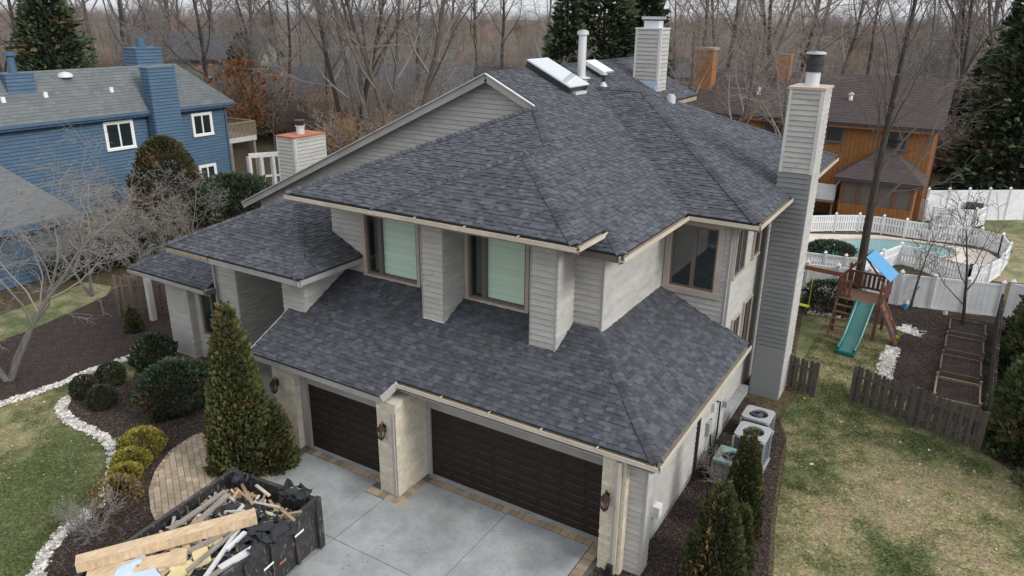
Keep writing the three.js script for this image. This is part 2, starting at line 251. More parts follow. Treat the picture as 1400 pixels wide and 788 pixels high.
{ const r = rng(5), P = (x0, x1, z0, z1) => { const k = 0.75 + 0.5 * r(), t = r(), g = 0.006; mb().color(lerp(0.40, 0.30, t) * k, lerp(0.30, 0.23, t) * k, lerp(0.20, 0.165, t) * k).box(x0 + g, x1 - g, 0.0, 0.034 + 0.004 * r(), z0 + g, z1 - g).build('paver', M.paver, drive); };
  for (let x = 0.14; x < 5.0; x += 0.205) P(x, x + 0.205, 0.12, 0.345);                    // before the wide door
  for (let x = -3.6; x < -1.1; x += 0.205) P(x, x + 0.205, 0.82, 1.045);                   // before the narrow door
  for (let x = -1.0; x < 0.1; x += 0.205) P(x, x + 0.205, 1.27, 1.53);                     // around the middle pier
  for (let z = 0.35; z < 1.25; z += 0.205) P(-0.085, 0.125, z, z + 0.205);
  for (let z = 0.36; z < 9; z += 0.205) P(4.875, 5.13, z, z + 0.205);                      // along the outer edge
  for (let z = 2.2; z < 9; z += 0.205) P(-3.87, -3.64, z, z + 0.205); }

{ const r = rng(31), geo = new THREE.BoxGeometry(1, 0.12, 0.6); scatter('roofing_scraps', 'small roofing scraps and grit dropped on the driveway', 'debris', geo, M.chip, 170, () => { const x = lerp(-0.2, 4.8, r()), z = lerp(0.4, 6, r()); return { p: V3(x, 0.036, z), ry: r() * 6.3, s: 0.01 + 0.035 * r() * r(), k: r() }; }, (q) => (q.k < 0.6 ? [0.05, 0.05, 0.055] : q.k < 0.85 ? [0.3, 0.22, 0.13] : [0.5, 0.48, 0.45])); }
// curved paver walk
const convexClip = (pts, clip) => { let out = pts; for (let k = 0; k < clip.length && out.length; k++) { const [ax, ay] = clip[k], [bx, by] = clip[(k + 1) % clip.length], inn = []; const sd = (p) => (bx - ax) * (p[1] - ay) - (by - ay) * (p[0] - ax); for (let i = 0; i < out.length; i++) { const p = out[i], q = out[(i + 1) % out.length], a = sd(p), b = sd(q); if (a >= 0) inn.push(p); if ((a > 0 && b < 0) || (a < 0 && b > 0)) { const t = a / (a - b); inn.push([p[0] + (q[0] - p[0]) * t, p[1] + (q[1] - p[1]) * t]); } } out = inn; } return out; };
const areaOf = (p) => { let s = 0; for (let i = 0; i < p.length; i++) { const [a, b] = p[i], [c, d] = p[(i + 1) % p.length]; s += a * d - c * b; } return s / 2; };
const ccw = (p) => (areaOf(p) < 0 ? p.slice().reverse() : p);
const walkOutline = ccw(g2([[290, 588], [262, 598], [232, 618], [212, 645], [203, 672], [206, 700], [216, 722], [300, 712], [352, 680], [372, 652], [372, 612], [340, 590]]));
const walk = new THREE.Group(); walk.name = 'paver_walk'; walk.userData.kind = 'structure'; scene.add(walk);
sheet('sand_bed', walkOutline, 0.016, M.joint, walk, null);
{ const r = rng(8), a = 0.55, ca = Math.cos(a), sa = Math.sin(a), c = G(280, 655), w = 0.235, h = 0.155, inner = (() => { const cx = walkOutline.reduce((s, p) => s + p[0], 0) / walkOutline.length, cz = walkOutline.reduce((s, p) => s + p[1], 0) / walkOutline.length; return walkOutline.map(([x, z]) => { const d = Math.hypot(x - cx, z - cz); return [cx + (x - cx) * (d - 0.12) / d, cz + (z - cz) * (d - 0.12) / d]; }); })();
  const slab = (q) => { if (q.length < 3 || Math.abs(areaOf(q)) < 0.004) return; const k = 0.8 + 0.4 * r(), t = r(), y = 0.036 + 0.005 * r(); q = ccw(q).reverse(); mb().color(lerp(0.44, 0.36, t) * k, lerp(0.355, 0.275, t) * k, lerp(0.255, 0.19, t) * k).hexa(q.map(([x, z]) => V3(x, 0, z)), q.map(([x, z]) => V3(x, y, z))).build('paver', M.paver, walk); };
  for (let i = -12; i <= 12; i++) for (let j = -20; j <= 20; j++) { const u0 = (i + (j & 1) * 0.5) * w, v0 = j * h, g = 0.006, q = [[u0 + g, v0 + g], [u0 + w - g, v0 + g], [u0 + w - g, v0 + h - g], [u0 + g, v0 + h - g]].map(([u, v]) => [c.x + u * ca - v * sa, c.z + u * sa + v * ca]); const k = convexClip(ccw(q), ccw(inner)); slab(k); }
  const edge = walkOutline, n = edge.length;
  for (let k = 0; k < n; k++) { const p = edge[k], q = edge[(k + 1) % n], pi = inner[k], qi = inner[(k + 1) % n], m = Math.max(1, Math.round(Math.hypot(q[0] - p[0], q[1] - p[1]) / 0.21)); for (let e = 0; e < m; e++) { const L = (A, B, t) => [lerp(A[0], B[0], t), lerp(A[1], B[1], t)], t0 = e / m + 0.02, t1 = (e + 1) / m - 0.02; slab([L(p, q, t0), L(p, q, t1), L(L(pi, p, 0.06), L(qi, q, 0.06), t1), L(L(pi, p, 0.06), L(qi, q, 0.06), t0)]); } } }
// porch floor and step before the front door
boxPart('porch_floor', M.concreteWarm, scene, -9.3, -3.95, -0.02, 0.16, -3.2, 0.9).userData.kind = 'structure';

// ------------------------------------------------------------------ loose matter on the ground
function scatter(name, label, category, geo, m, n, put, colorOf) {
  const im = new THREE.InstancedMesh(geo, m, n), d = new THREE.Object3D(), c = new THREE.Color(); let k = 0, guard = 0;
  while (k < n && guard++ < n * 30) { const q = put(k); if (!q) continue; d.position.copy(q.p); d.rotation.set(q.rx || 0, q.ry || 0, q.rz || 0); d.scale.set(...(q.s.length ? q.s : [q.s, q.s, q.s])); d.updateMatrix(); im.setMatrixAt(k, d.matrix); if (colorOf) { const e = colorOf(q); im.setColorAt(k, c.setRGB(...e)); } k++; }
  im.count = k; im.name = numbered(name); place(im); scene.add(im); tag(im, label, category, null, 'stuff'); return im;
}
const stoneGeo = (() => { const g = new THREE.IcosahedronGeometry(1, 1), p = g.attributes.position; for (let i = 0; i < p.count; i++) { const x = p.getX(i), y = p.getY(i), z = p.getZ(i), k = 0.8 + 0.4 * vnoise(x * 1.7 + 5, y * 1.7 + z * 2.3); p.setXYZ(i, x * k, y * k * 0.62, z * k * 0.82); } g.computeVertexNormals(); return g; })();
std('pebble', 1, 1, 1, 0.85);
const stonePut = (line, wid, r) => { const seg = []; let L = 0; for (let i = 0; i < line.length - 1; i++) { const l = Math.hypot(line[i + 1][0] - line[i][0], line[i + 1][1] - line[i][1]); seg.push([L, l]); L += l; } return () => { const t = r() * L; let i = seg.findIndex(([a, l]) => t < a + l); if (i < 0) i = seg.length - 1; const u = (t - seg[i][0]) / seg[i][1], [x0, z0] = line[i], [x1, z1] = line[i + 1], nx = -(z1 - z0) / seg[i][1], nz = (x1 - x0) / seg[i][1], o = (r() + r() - 1) * wid, s = 0.028 + 0.05 * r() * r(); return { p: V3(lerp(x0, x1, u) + nx * o, 0.02 + s * 0.3, lerp(z0, z1, u) + nz * o), ry: r() * 6.3, rx: r() - 0.5, rz: r() - 0.5, s, r: r() }; }; };
const pebCol = (q) => { const k = 0.2 + 0.5 * q.r; return [k, k * 0.95, k * 0.87]; };
{ const r = rng(11); scatter('edging_stones', 'white and grey river stones edging the bed below the bare tree', 'stones', stoneGeo, M.pebble, 1500, stonePut(borderA, 0.23, r), pebCol); }
{ const r = rng(12); scatter('edging_stones', 'white and grey river stones curving between the lawn and the shrub bed', 'stones', stoneGeo, M.pebble, 2500, stonePut(borderB, 0.21, r), pebCol); }
{ const r = rng(13); scatter('edging_stones', 'white stones bordering the dark bed beside the playset', 'stones', stoneGeo, M.pebble, 900, stonePut(smoothLine(g2([[1234, 450], [1245, 452], [1238, 456]]), 4), 0.55, r), pebCol); }
{ const r = rng(14); scatter('edging_stones', 'white stones running down from the slide towards the picket fence', 'stones', stoneGeo, M.pebble, 1300, stonePut(smoothLine(g2([[1222, 476], [1214, 492], [1208, 520]]), 4), 0.3, r), pebCol); }
{ const r = rng(15); scatter('edging_stones', 'white stones strewn below the white fence behind the swing beam', 'stones', stoneGeo, M.pebble, 260, stonePut(smoothLine(g2([[1104, 428], [1130, 432], [1150, 436]]), 4), 0.3, r), pebCol); }
// mulch chips
const chipGeo = new THREE.BoxGeometry(1, 0.25, 0.3);
for (const [poly, n, lab] of [[bedFront, 14000, 'dark shredded mulch around the front shrubs'], [bedSide, 6000, 'dark shredded mulch along the side wall'], [bedBack, 5000, 'dark shredded mulch around the raised beds']]) {
  const r = rng(n), xs = poly.map((p) => p[0]), zs = poly.map((p) => p[1]), x0 = Math.max(Math.min(...xs), -16), x1 = Math.max(...xs), z0 = Math.min(...zs), z1 = Math.min(Math.max(...zs), 9);
  scatter('mulch_chips', lab, 'mulch', chipGeo, M.chip, n, () => { const x = lerp(x0, x1, r()), z = lerp(z0, z1, r()); if (!inside(poly, x, z) || inside(walkOutline, x, z) || (x > -4 && x < 5.1 && z > 0) || (x < 5.9 && x > 4 && z < 0.3)) return null; const s = 0.02 + 0.06 * r(); return { p: V3(x, 0.014 + 0.012 * r(), z), ry: r() * 6.3, rz: (r() - 0.5) * 0.9, rx: (r() - 0.5) * 0.6, s, k: r() }; }, (q) => { const k = 0.3 + 0.9 * q.k * q.k; return [0.115 * k, 0.082 * k, 0.068 * k]; });
}
// grass
const tuft = (() => { const b = mb(), r = rng(3); for (let k = 0; k < 7; k++) { const a = r() * 6.3, l = 0.5 + 0.5 * r(), q = r() * 6.3, x = Math.cos(q) * 0.5 * r(), z = Math.sin(q) * 0.5 * r(), w = 0.09, dx = Math.cos(a), dz = Math.sin(a), lean = 0.5 * r(); b.poly([V3(x - dz * w, 0, z + dx * w), V3(x + dz * w, 0, z - dx * w), V3(x + dx * lean, l, z + dz * lean)]); } return b.geometry(); })();
std('blade', 1, 1, 1, 0.85, { side: THREE.DoubleSide });
for (const [poly, n, lab, box] of [[lawnLeft, 30000, 'short winter grass of the lawn beside the stone edging', [-15, -5, 0, 9]], [lawnRight, 70000, 'patchy green and straw coloured grass of the side lawn', [7, 16, -19, 2]]]) {
  const r = rng(n + 1); scatter('grass', lab, 'grass', tuft, M.blade, n, () => { const x = lerp(box[0], box[1], r()), z = lerp(box[2], box[3], r()); if (!inside(poly, x, z)) return null; const s = strawAt(x, z); if (r() < s * 0.5) return null; const q = (0.022 + 0.026 * r()) * (0.7 + 0.9 * fbm(x * 1.7 + 9, z * 1.7, 2)); return { p: V3(x, 0.004, z), ry: r() * 6.3, s: [q, q * (1.1 - 0.5 * s), q], k: r() }; }, (q) => grassCol(q.p.x, q.p.z, 0.75 + 0.8 * q.k));
}
{ const r = rng(77); scatter('fallen_leaves', 'scattered pale fallen leaves and scraps on the lawns', 'leaves', new THREE.PlaneGeometry(1, 0.7).rotateX(-Math.PI / 2), M.blade, 230, () => { const side = r() < 0.6, x = side ? lerp(7.6, 14, r()) : lerp(-14, -8, r()), z = side ? lerp(-10, 2, r()) : lerp(0, 8, r()); const q = 0.03 + 0.07 * r() * r(); if (!inside(side ? lawnRight : lawnLeft, x, z)) return null; return { p: V3(x, 0.035, z), ry: r() * 6.3, rz: (r() - 0.5) * 0.7, rx: (r() - 0.5) * 0.7, s: q, k: r() }; }, (q) => (q.k < 0.3 ? [0.62, 0.6, 0.56] : [0.36 * (0.6 + q.k), 0.25 * (0.6 + q.k), 0.13])); }
// ------------------------------------------------------------------ coursed faces: shingles, lap boards, bricks
// a face: origin O, unit U along the course, unit V up the face, normal N; convex polygons in (u, v); returns pieces {b: MB, d: score}
function courses(O, U, V, polys, o) {
  const N = U.clone().cross(V).normalize(), out = [], at = (u, v, d) => O.clone().addScaledVector(U, u).addScaledVector(V, v).addScaledVector(N, d);
  for (const poly0 of polys) {
    const poly = ccw(poly0), us = poly.map((p) => p[0]), vs = poly.map((p) => p[1]), u0 = Math.min(...us), u1 = Math.max(...us), v0 = Math.min(...vs), v1 = Math.max(...vs);
    for (let i = Math.floor(v0 / o.h); i * o.h < v1; i++) {
      const r = rng((o.seed || 1) * 7919 + i * 104729 + 17), va = i * o.h + (o.gap || 0), vb = (i + 1) * o.h;
      let u = o.tab ? Math.floor(u0 / 40) * 40 - 40 + (o.bond ? (i & 1) * o.tab[0] / 2 : r() * 0.3) : u0 - 1;
      while (u < u1) {
        const w = o.tab ? lerp(o.tab[0], o.tab[1], r()) : u1 - u0 + 2, col = o.color(r), lift = o.lift ? (r() < 0.5 ? o.lift : 0) : 0, ua = u + (o.gap || 0); u += w;
        if (u < u0) continue;
        const q = convexClip([[ua, va], [u, va], [u, vb], [ua, vb]], poly); if (q.length < 3 || areaOf(q) < (o.min || 0.0012)) continue;
        const b = mb().color(col), dep = (v) => lerp(o.tb, o.tt, (v - va) / o.h) + lift, top = q.map(([a, e]) => at(a, e, dep(e))), uo = r() * 3, uvs = q.map(([a, e]) => [a + uo, e]);
        b.poly(top, uvs); for (let k = 0; k < q.length; k++) { const m = (k + 1) % q.length; if (q[k][1] > vb - 1e-6 && q[m][1] > vb - 1e-6 && !o.allSides) continue; b.poly([at(q[k][0], q[k][1], -(o.root || 0.004)), at(q[m][0], q[m][1], -(o.root || 0.004)), top[m], top[k]], [uvs[k], uvs[m], uvs[m], uvs[k]]); }
        const c = at(q[0][0], q[0][1], 0); out.push({ b, score: areaOf(q) / c.distanceToSquared(camera.position) });
      }
    }
  }
  return out;
}
function facePlane(polys, O, U, V, depth, m, name, parent, back = 0.004) { const N = U.clone().cross(V).normalize(), b = mb(), at = (u, v, d) => O.clone().addScaledVector(U, u).addScaledVector(V, v).addScaledVector(N, d); for (const q0 of polys) { const q = ccw(q0); b.hexa(q.map(([u, v]) => at(u, v, -depth - back)), q.map(([u, v]) => at(u, v, -back))); } return b.build(name, m, parent); }

const house = thing('suburban_house', 'grey sided two storey house with charcoal shingle roofs and two brown garage doors', 'house');
const rest = { shingle: [], board: [], brick: [] };
const shingleCol = (r) => { const k = Math.pow(r(), 1.4), g = lerp(0.066, 0.134, k), w = (r() - 0.5) * 0.012; return [g * 0.95 + w * 0.7, g * 1.01, g * 1.2 - w]; };
// roof face from a plan polygon [[x,z]...] lying on y = y0 + s * (distance inward from the eave); dir: 'z' faces +Z, 'x' faces +X, '-z', '-x'
const roofPart = mb().box(-1, -0.9, 6, 6.1, -8, -7.9).build('roof', M.shingleBack, house);
const roofPieces = [];
function roofFace(dir, e, y0, s, plans, seed) {
  const c = 1 / Math.hypot(1, s), D = { z: [V3(1, 0, 0), V3(0, s, -1)], x: [V3(0, 0, -1), V3(-1, s, 0)], '-x': [V3(0, 0, 1), V3(1, s, 0)], '-z': [V3(-1, 0, 0), V3(0, s, 1)] }[dir], U = D[0], V = D[1].multiplyScalar(c);
  const O = dir === 'z' || dir === '-z' ? V3(0, y0, e) : V3(e, y0, 0);
  const toUV = ([x, z]) => { const run = dir === 'z' ? e - z : dir === '-z' ? z - e : dir === 'x' ? e - x : x - e; return [dir === 'z' ? x : dir === '-z' ? -x : dir === 'x' ? -z : z, run / c]; };
  const polys = plans.map((p) => p.map(toUV));
  facePlane(polys, O, U, V, 0.07, M.shingleBack, 'roof_deck', roofPart);
  roofPieces.push(...courses(O, U, V, polys, { h: 0.124, tab: [0.10, 0.22], tb: 0.012, tt: 0.002, lift: 0.011, color: shingleCol, seed }));
}
// a line of folded cap shingles along a hip or ridge
function caps(a, b, na, nb, w = 0.15, name = 'cap_shingle') {
  const L = a.distanceTo(b), n = Math.round(L / 0.15), d = b.clone().sub(a).normalize(), r = rng(Math.round(a.x * 100 + b.z * 77));
  const sa = na.clone().cross(d).normalize(), sb = d.clone().cross(nb).normalize(), fix = (s, o) => { if (s.y > 0) s.negate(); return s; }; fix(sa); fix(sb);
  for (let k = 0; k < n; k++) {
    const p = a.clone().addScaledVector(d, L * k / n), q = a.clone().addScaledVector(d, L * (k + 1) / n + 0.02), u = 0.036 + 0.006 * r(), lo = 0.015, g = shingleCol(r), m = mb().color(g);
    const P = (o, s, h, ww) => o.clone().addScaledVector(s, ww).add(V3(0, h, 0));
    const p0 = P(p, sa, u + 0.01, 0), q0 = P(q, sa, lo + 0.012, 0), pA = P(p, sa, u, w), qA = P(q, sa, lo, w), pB = P(p, sb, u, w), qB = P(q, sb, lo, w), dn = (v) => v.clone().add(V3(0, -0.03, 0));
    const up = (pts) => { const e = pts[1].clone().sub(pts[0]).cross(pts[2].clone().sub(pts[0])); return e.y < 0 ? pts.reverse() : pts; };
    m.poly(up([p0, q0, qA, pA])); m.poly(up([p0, pB, qB, q0])); m.poly([p0, pA, dn(pA), dn(p0)]); m.poly([pB, p0, dn(p0), dn(pB)]); m.poly([pA, qA, dn(qA), dn(pA)]); m.poly([qB, pB, dn(pB), dn(qB)]);
    m.build(name, M.shingle, roofPart);
  }
}
const nrm = (x, y, z) => V3(x, y, z).normalize();
// ---- the roofs (plan coordinates x, z)
const S = 0.485;
// garage roof
roofFace('z', 0.87, 3.12, S, [[[-5.14, 1.37], [-0.43, 1.37], [-0.3, 0.87], [-5.14, 0.87]], [[-5.14, 0.87], [6.45, 0.87], [3.72, -1.93], [-5.14, -1.93]]], 1);
roofFace('x', 6.45, 3.12, 0.475, [[[6.45, 0.87], [6.45, -6.12], [3.72, -6.12], [3.72, -1.93]]], 2);
caps(V3(6.45, 3.14, 0.87), V3(3.84, 4.41, -1.81), nrm(0, 1, S), nrm(S, 1, 0));
// main slope towards the side yard (R), bay hip (A), stepped hip (B)
const RY = (x) => 6.68 + S * (4.56 - x), ridgeX = -2.2, ridgeY = RY(ridgeX);
roofFace('x', 4.56, 6.68, S, [
  [[-2.2, -17.7], [0.64, -17.7], [0.64, -10.72], [-2.2, -10.72]], [[-2.2, -10.72], [-0.78, -10.72], [3.99, -6.06], [-2.2, -6.06]],
  [[3.86, -6.06], [3.99, -6.06], [4.56, -5.5], [4.56, -1.18], [3.86, -1.88]], [[-0.43, -6.06], [3.86, -6.06], [3.86, -4.03], [1.1, -4.03]], [[1.1, -4.03], [3.86, -4.03], [3.86, -0.28], [1.1, -2.74]]], 3);
{ const sa = (RY(1.1) - 7.02) / 2.46; roofFace('z', -0.28, 7.02, sa, [[[-1.94, -0.28], [3.86, -0.28], [1.1, -2.74]]], 4); }
roofFace('-x', -1.94, 7.02, (RY(1.1) - 7.02) / 3.04, [[[-1.94, -0.28], [1.1, -2.74], [1.1, -4.03]]], 5);
roofFace('z', -0.34, 7.0, 0.3646, [[[-5.0, -0.34], [1.1, -0.34], [1.1, -4.03], [-0.43, -6.1]]], 6);
roofFace('-x', -5.0, 7.0, 2.1 / 4.57, [[[-5.0, -0.34], [-0.43, -6.1], [-5.0, -6.1]]], 7);
roofFace('z', -1.18, 6.68, S, [[[2.6, -1.18], [4.56, -1.18], [3.86, -1.9], [2.6, -1.9]]], 8);
const nf = nrm(0, 1, S), nx = nrm(S, 1, 0), nl = nrm(-S, 1, 0);
caps(V3(3.86, 7.03, -0.28), V3(1.1, RY(1.1), -2.74), nf, nx); caps(V3(-1.94, 7.03, -0.28), V3(1.1, RY(1.1), -2.74), nl, nf); caps(V3(1.1, RY(1.1), -2.7), V3(1.18, RY(1.18), -4.3), nl, nx);
caps(V3(-5.0, 7.01, -0.34), V3(-0.43, 9.1, -6.0), nl, nf); caps(V3(1.1, 8.36, -4.03), V3(-0.43, 9.1, -6.0), nf, nx); caps(V3(4.56, 6.7, -1.18), V3(3.88, 7.01, -1.86), nf, nx);
caps(V3(-2.2, ridgeY, -6.0), V3(-2.2, ridgeY, -17.7), nl, nx);
// far slope of the gable
roofFace('-x', -13.9, 4.42, (ridgeY - 4.42) / 11.7, [[[-13.9, -6.0], [-2.2, -6.0], [-2.2, -17.7], [-13.9, -17.7]]], 9);
// side wing (C)
roofFace('z', -5.5, 6.68, 0.496, [[[4.56, -5.5], [6.43, -5.5], [1.0, -10.72], [-0.78, -10.72]]], 10);
{ const s = 2.59 / 5.43; roofFace('x', 6.43, 6.68, s, [[[6.43, -5.5], [6.43, -17.2], [1.0, -10.72]]], 11); }
roofFace('-z', -17.2, 6.68, 2.59 / 6.48, [[[6.43, -17.2], [1.0, -10.72], [-0.78, -10.72], [-0.5, -17.2]]], 12);
caps(V3(6.43, 6.7, -5.5), V3(1.0, 9.27, -10.72), nf, nx); caps(V3(1.0, 9.28, -10.72), V3(-0.78, 9.28, -10.72), nf, nrm(0, 1, -S)); caps(V3(6.43, 6.7, -17.2), V3(1.0, 9.27, -10.72), nx, nrm(0, 1, -0.4));
// entry roof (D) and low bay roof (E)
const DS = 0.485, DYT = 5.0 + DS * 2.835;
roofFace('z', 0.6, 5.0, DS, [[[-9.44, 0.6], [-3.77, 0.6], [-6.605, -2.235]]], 13);
roofFace('x', -3.77, 5.0, DS, [[[-3.77, 0.6], [-3.77, -1.9], [-6.27, -1.9]], [[-4.9, -1.9], [-4.9, -6.3], [-6.605, -6.3], [-6.605, -2.235], [-6.27, -1.9]]], 14);
roofFace('-x', -9.44, 5.0, DS, [[[-9.44, 0.6], [-6.605, -2.235], [-6.605, -6.3], [-9.44, -6.3]]], 15);
caps(V3(-3.77, 5.02, 0.6), V3(-6.605, DYT, -2.235), nf, nx); caps(V3(-9.44, 5.02, 0.6), V3(-6.605, DYT, -2.235), nl, nf); caps(V3(-6.605, DYT, -2.235), V3(-6.605, DYT, -6.2), nl, nx);
roofFace('z', -0.7, 3.12, 0.5, [[[-13.75, -0.7], [-9.6, -0.7], [-9.6, -3.0], [-11.5, -3.0]]], 16); roofFace('-x', -13.75, 3.12, 0.5, [[[-13.75, -0.7], [-11.5, -3.0], [-11.5, -6], [-13.75, -6]]], 17);
caps(V3(-13.75, 3.14, -0.7), V3(-11.5, 4.27, -3.0), nl, nf);
roofPieces.sort((a, b) => b.score - a.score);
for (const p of roofPieces.slice(0, 300)) p.b.build('shingle', M.shingle, roofPart);
{ const b = mb(); for (const p of roofPieces.slice(300)) { const q = p.b, s = b.v; for (const k of q.p) b.p.push(k); for (const k of q.n) b.n.push(k); for (const k of q.t) b.t.push(k); for (const k of q.c) b.c.push(k); for (const k of q.i) b.i.push(k + s); b.v += q.v; } tag(b.build('shingles', M.shingle, roofPart), 'charcoal shingle courses over the whole roof', null, null, 'stuff'); }

// ---- walls of lap boards
const boardPieces = [];
// wall in a vertical plane: O at (u=0, y=0); U horizontal; polys in (u, y)
function lapWall(O, U, polys, mat, back, o = {}) {
  const V = V3(0, 1, 0), w = facePlane(polys, O, U, V, o.depth || 0.1, back, 'wall', o.parent || house, 0.03);
  const tone = (r) => mono(0.95 + 0.1 * r());
  for (const p of courses(O, U, V, polys, { h: o.h || 0.15, tb: 0.027, tt: 0.004, gap: 0.016, color: tone, seed: o.seed || 1, min: 0.003 })) boardPieces.push({ ...p, wall: w, mat, low: o.low });
  return w;
}
const rect = (u0, u1, y0, y1) => [[u0, y0], [u1, y0], [u1, y1], [u0, y1]];
const UX = V3(1, 0, 0), UZ = V3(0, 0, -1), UZr = V3(0, 0, 1), UXr = V3(-1, 0, 0);
// upper front wall, z = -1.91, with two openings
const WZ = -1.91, W1 = [-3.74, -1.68, 4.40, 6.62], W2 = [-0.17, 1.80, 4.40, 6.62];
lapWall(V3(0, 0, WZ), UX, [rect(-4.92, W1[0], 4.0, 6.9), rect(W1[1], W2[0], 4.0, 6.9), rect(W2[1], 3.82, 4.0, 6.9), rect(W1[0], W1[1], 4.0, 4.4), rect(W2[0], W2[1], 4.0, 4.4), rect(W1[0], W1[1], 6.62, 6.9), rect(W2[0], W2[1], 6.62, 6.9)], M.siding, M.wallBack, { seed: 2 });
lapWall(V3(3.82, 0, 0), UZ, [rect(1.91, 6.05, 4.0, 6.75)], M.siding, M.wallBack, { seed: 3 });       // B side wall
lapWall(V3(-4.92, 0, -6), UZr, [rect(0, 4.09, 4, 6.95)], M.siding, M.wallBack, { seed: 4, low: true });
// pilasters
function pilaster(x0, x1, zf, y0f, y1) {
  lapWall(V3(0, 0, zf), UX, [rect(x0, x1, y0f, y1)], M.siding, M.wallBack, { seed: 5 });
  lapWall(V3(x1, 0, 0), UZ, [[[-zf, y0f], [-WZ, y0f + 0.38], [-WZ, y1], [-zf, y1]]], M.siding, M.wallBack, { seed: 6 });
  lapWall(V3(x0, 0, 0), UZr, [[[zf, y0f], [zf, y1], [WZ, y1], [WZ, y0f]]], M.siding, M.wallBack, { seed: 6, low: true });
  for (const x of [x0 - 0.004, x1 - 0.026]) boxPart('corner_board', M.header, house, x, x + 0.03, y0f, y1, zf + 0.003, zf + 0.03);
}
pilaster(-0.91, -0.21, -1.0, 3.93, 6.92); pilaster(2.35, 3.06, -1.0, 3.93, 6.92);
mb().box(-0.9, -0.22, 3.93, 4.05, -0.998, -0.966).build('flashing', M.frameWhite, house);
// entry block beside the lower roof, portico
lapWall(V3(0, 0, -0.2), UX, [rect(-5.36, -4.5, 3.45, 5.0)], M.siding, M.wallBack, { seed: 7 });
lapWall(V3(-4.5, 0, 0), UZ, [[[0.2, 3.45], [1.95, 4.2], [1.95, 5.05], [0.2, 5.05]]], M.siding, M.wallBack, { seed: 8 });
lapWall(V3(-5.36, 0, 0), UZr, [rect(-3.8, -0.2, 0, 4.9)], M.siding, M.wallBack, { seed: 9, low: true });
lapWall(V3(0, 0, -3.8), UX, [rect(-8.6, -5.36, 0, 5)], M.siding, M.wallBack, { seed: 10 });
lapWall(V3(0, 0, -1.1), UX, [rect(-9.6, -8.55, 0, 4.9)], M.siding, M.wallBack, { seed: 11 });          // column wall left of the porch
lapWall(V3(-8.55, 0, 0), UZ, [rect(1.1, 3.8, 0, 4.9)], M.siding, M.wallBack, { seed: 12 });
lapWall(V3(0, 0, -1.2), UX, [rect(-12.55, -11.35, 0, 3.3)], M.siding, M.wallBack, { seed: 13 });        // bay
lapWall(V3(-11.35, 0, 0), UZ, [rect(1.2, 1.45, 0, 3.3)], M.siding, M.wallBack, { seed: 14, low: true });
lapWall(V3(0, 0, -1.45), UX, [rect(-11.35, -9.6, 0, 0.9), rect(-11.35, -11.1, 0.9, 3.4), rect(-9.75, -9.6, 0.9, 3.4), rect(-11.1, -9.75, 3.1, 3.4)], M.siding, M.wallBack, { seed: 15 });
lapWall(V3(-12.55, 0, 0), UZr, [rect(-6, -1.2, 0, 3.3)], M.siding, M.wallBack, { seed: 16, low: true });
// gable wall
lapWall(V3(0, 0, -6.35), UX, [[[-13.3, 3.0], [-0.6, 3.0], [-0.6, 9.05], [-2.2, 9.78], [-13.3, 4.5]]], M.siding, M.wallBack, { seed: 17 });
// side wing front wall (z = -6.0), window opening
const CW = [3.95, 5.38, 4.36, 6.32];
lapWall(V3(0, 0, -6.0), UX, [rect(3.82, CW[0], 3.6, 6.75), [[CW[1], 3.3], [5.66, 3.3], [5.66, 6.75], [CW[1], 6.75]], rect(CW[0], CW[1], 3.0, CW[2]), rect(CW[0], CW[1], CW[3], 6.75)], M.siding, M.wallBack, { seed: 18 });
// side walls
lapWall(V3(5.66, 0, 0), UZ, [rect(6.0, 17.0, 0, 6.75)], M.siding, M.wallBack, { seed: 19 });
lapWall(V3(5.97, 0, 0), UZ, [rect(0.2, 6.12, 0.25, 3.3)], M.siding, M.wallBack, { seed: 20 });
boxPart('foundation', M.concrete, house, 5.5, 5.955, -0.1, 0.26, -9.3, -0.2);
lapWall(V3(0, 0, -17.0), UXr, [rect(-5.66, 12.5, 0, 6.7)], M.siding, M.wallBack, { seed: 21, low: true });
// wing wall at the garage corner
lapWall(V3(0, 0, 0.62), UX, [rect(5.78, 6.18, 0, 3.1)], M.siding, M.wallBack, { seed: 22 });
lapWall(V3(6.18, 0, 0), UZ, [rect(-0.62, -0.2, 0, 3.1)], M.siding, M.wallBack, { seed: 23 });
for (const [x, z] of [[6.155, 0.62], [5.63, -6.0], [3.79, -1.91]]) boxPart('corner_board', M.header, house, x, x + 0.055, z > 0 ? 0 : 3.5, z > 0 ? 3.05 : 6.7, z - 0.02, z + 0.034);
// chimney chase on the side wall
function chase(name, label, x0, x1, z0, z1, yb, ys, yt, low, high, seed) {
  const c = new THREE.Group(); c.name = name; house.add(c); if (label) c.userData.label = label;
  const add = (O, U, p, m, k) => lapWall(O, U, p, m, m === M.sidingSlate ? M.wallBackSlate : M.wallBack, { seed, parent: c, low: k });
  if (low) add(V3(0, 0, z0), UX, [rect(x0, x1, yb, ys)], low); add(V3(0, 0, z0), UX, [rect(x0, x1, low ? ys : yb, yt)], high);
  add(V3(x1, 0, 0), UZ, [rect(-z0, -z1, yb, yt)], high); add(V3(x0, 0, z1), UZr, [rect(0, z0 - z1, yb, yt)], high, true); add(V3(0, 0, z1), UXr, [rect(-x1, -x0, yb, yt)], high, true);
  for (const [x, z] of [[x0, z0], [x1 - 0.07, z0], [x1 - 0.07, z1 - 0.03]]) boxPart('corner_board', low && 0 ? M.header : M.trimPale, c, x - 0.003, x + 0.075, low ? ys : yb, yt, z + 0.0, z + 0.033);
  boxPart('corner_board', M.trimPale, c, x1 + 0.001, x1 + 0.03, yb, yt, z0 - 0.07, z0 - 0.002);
  return c;
}
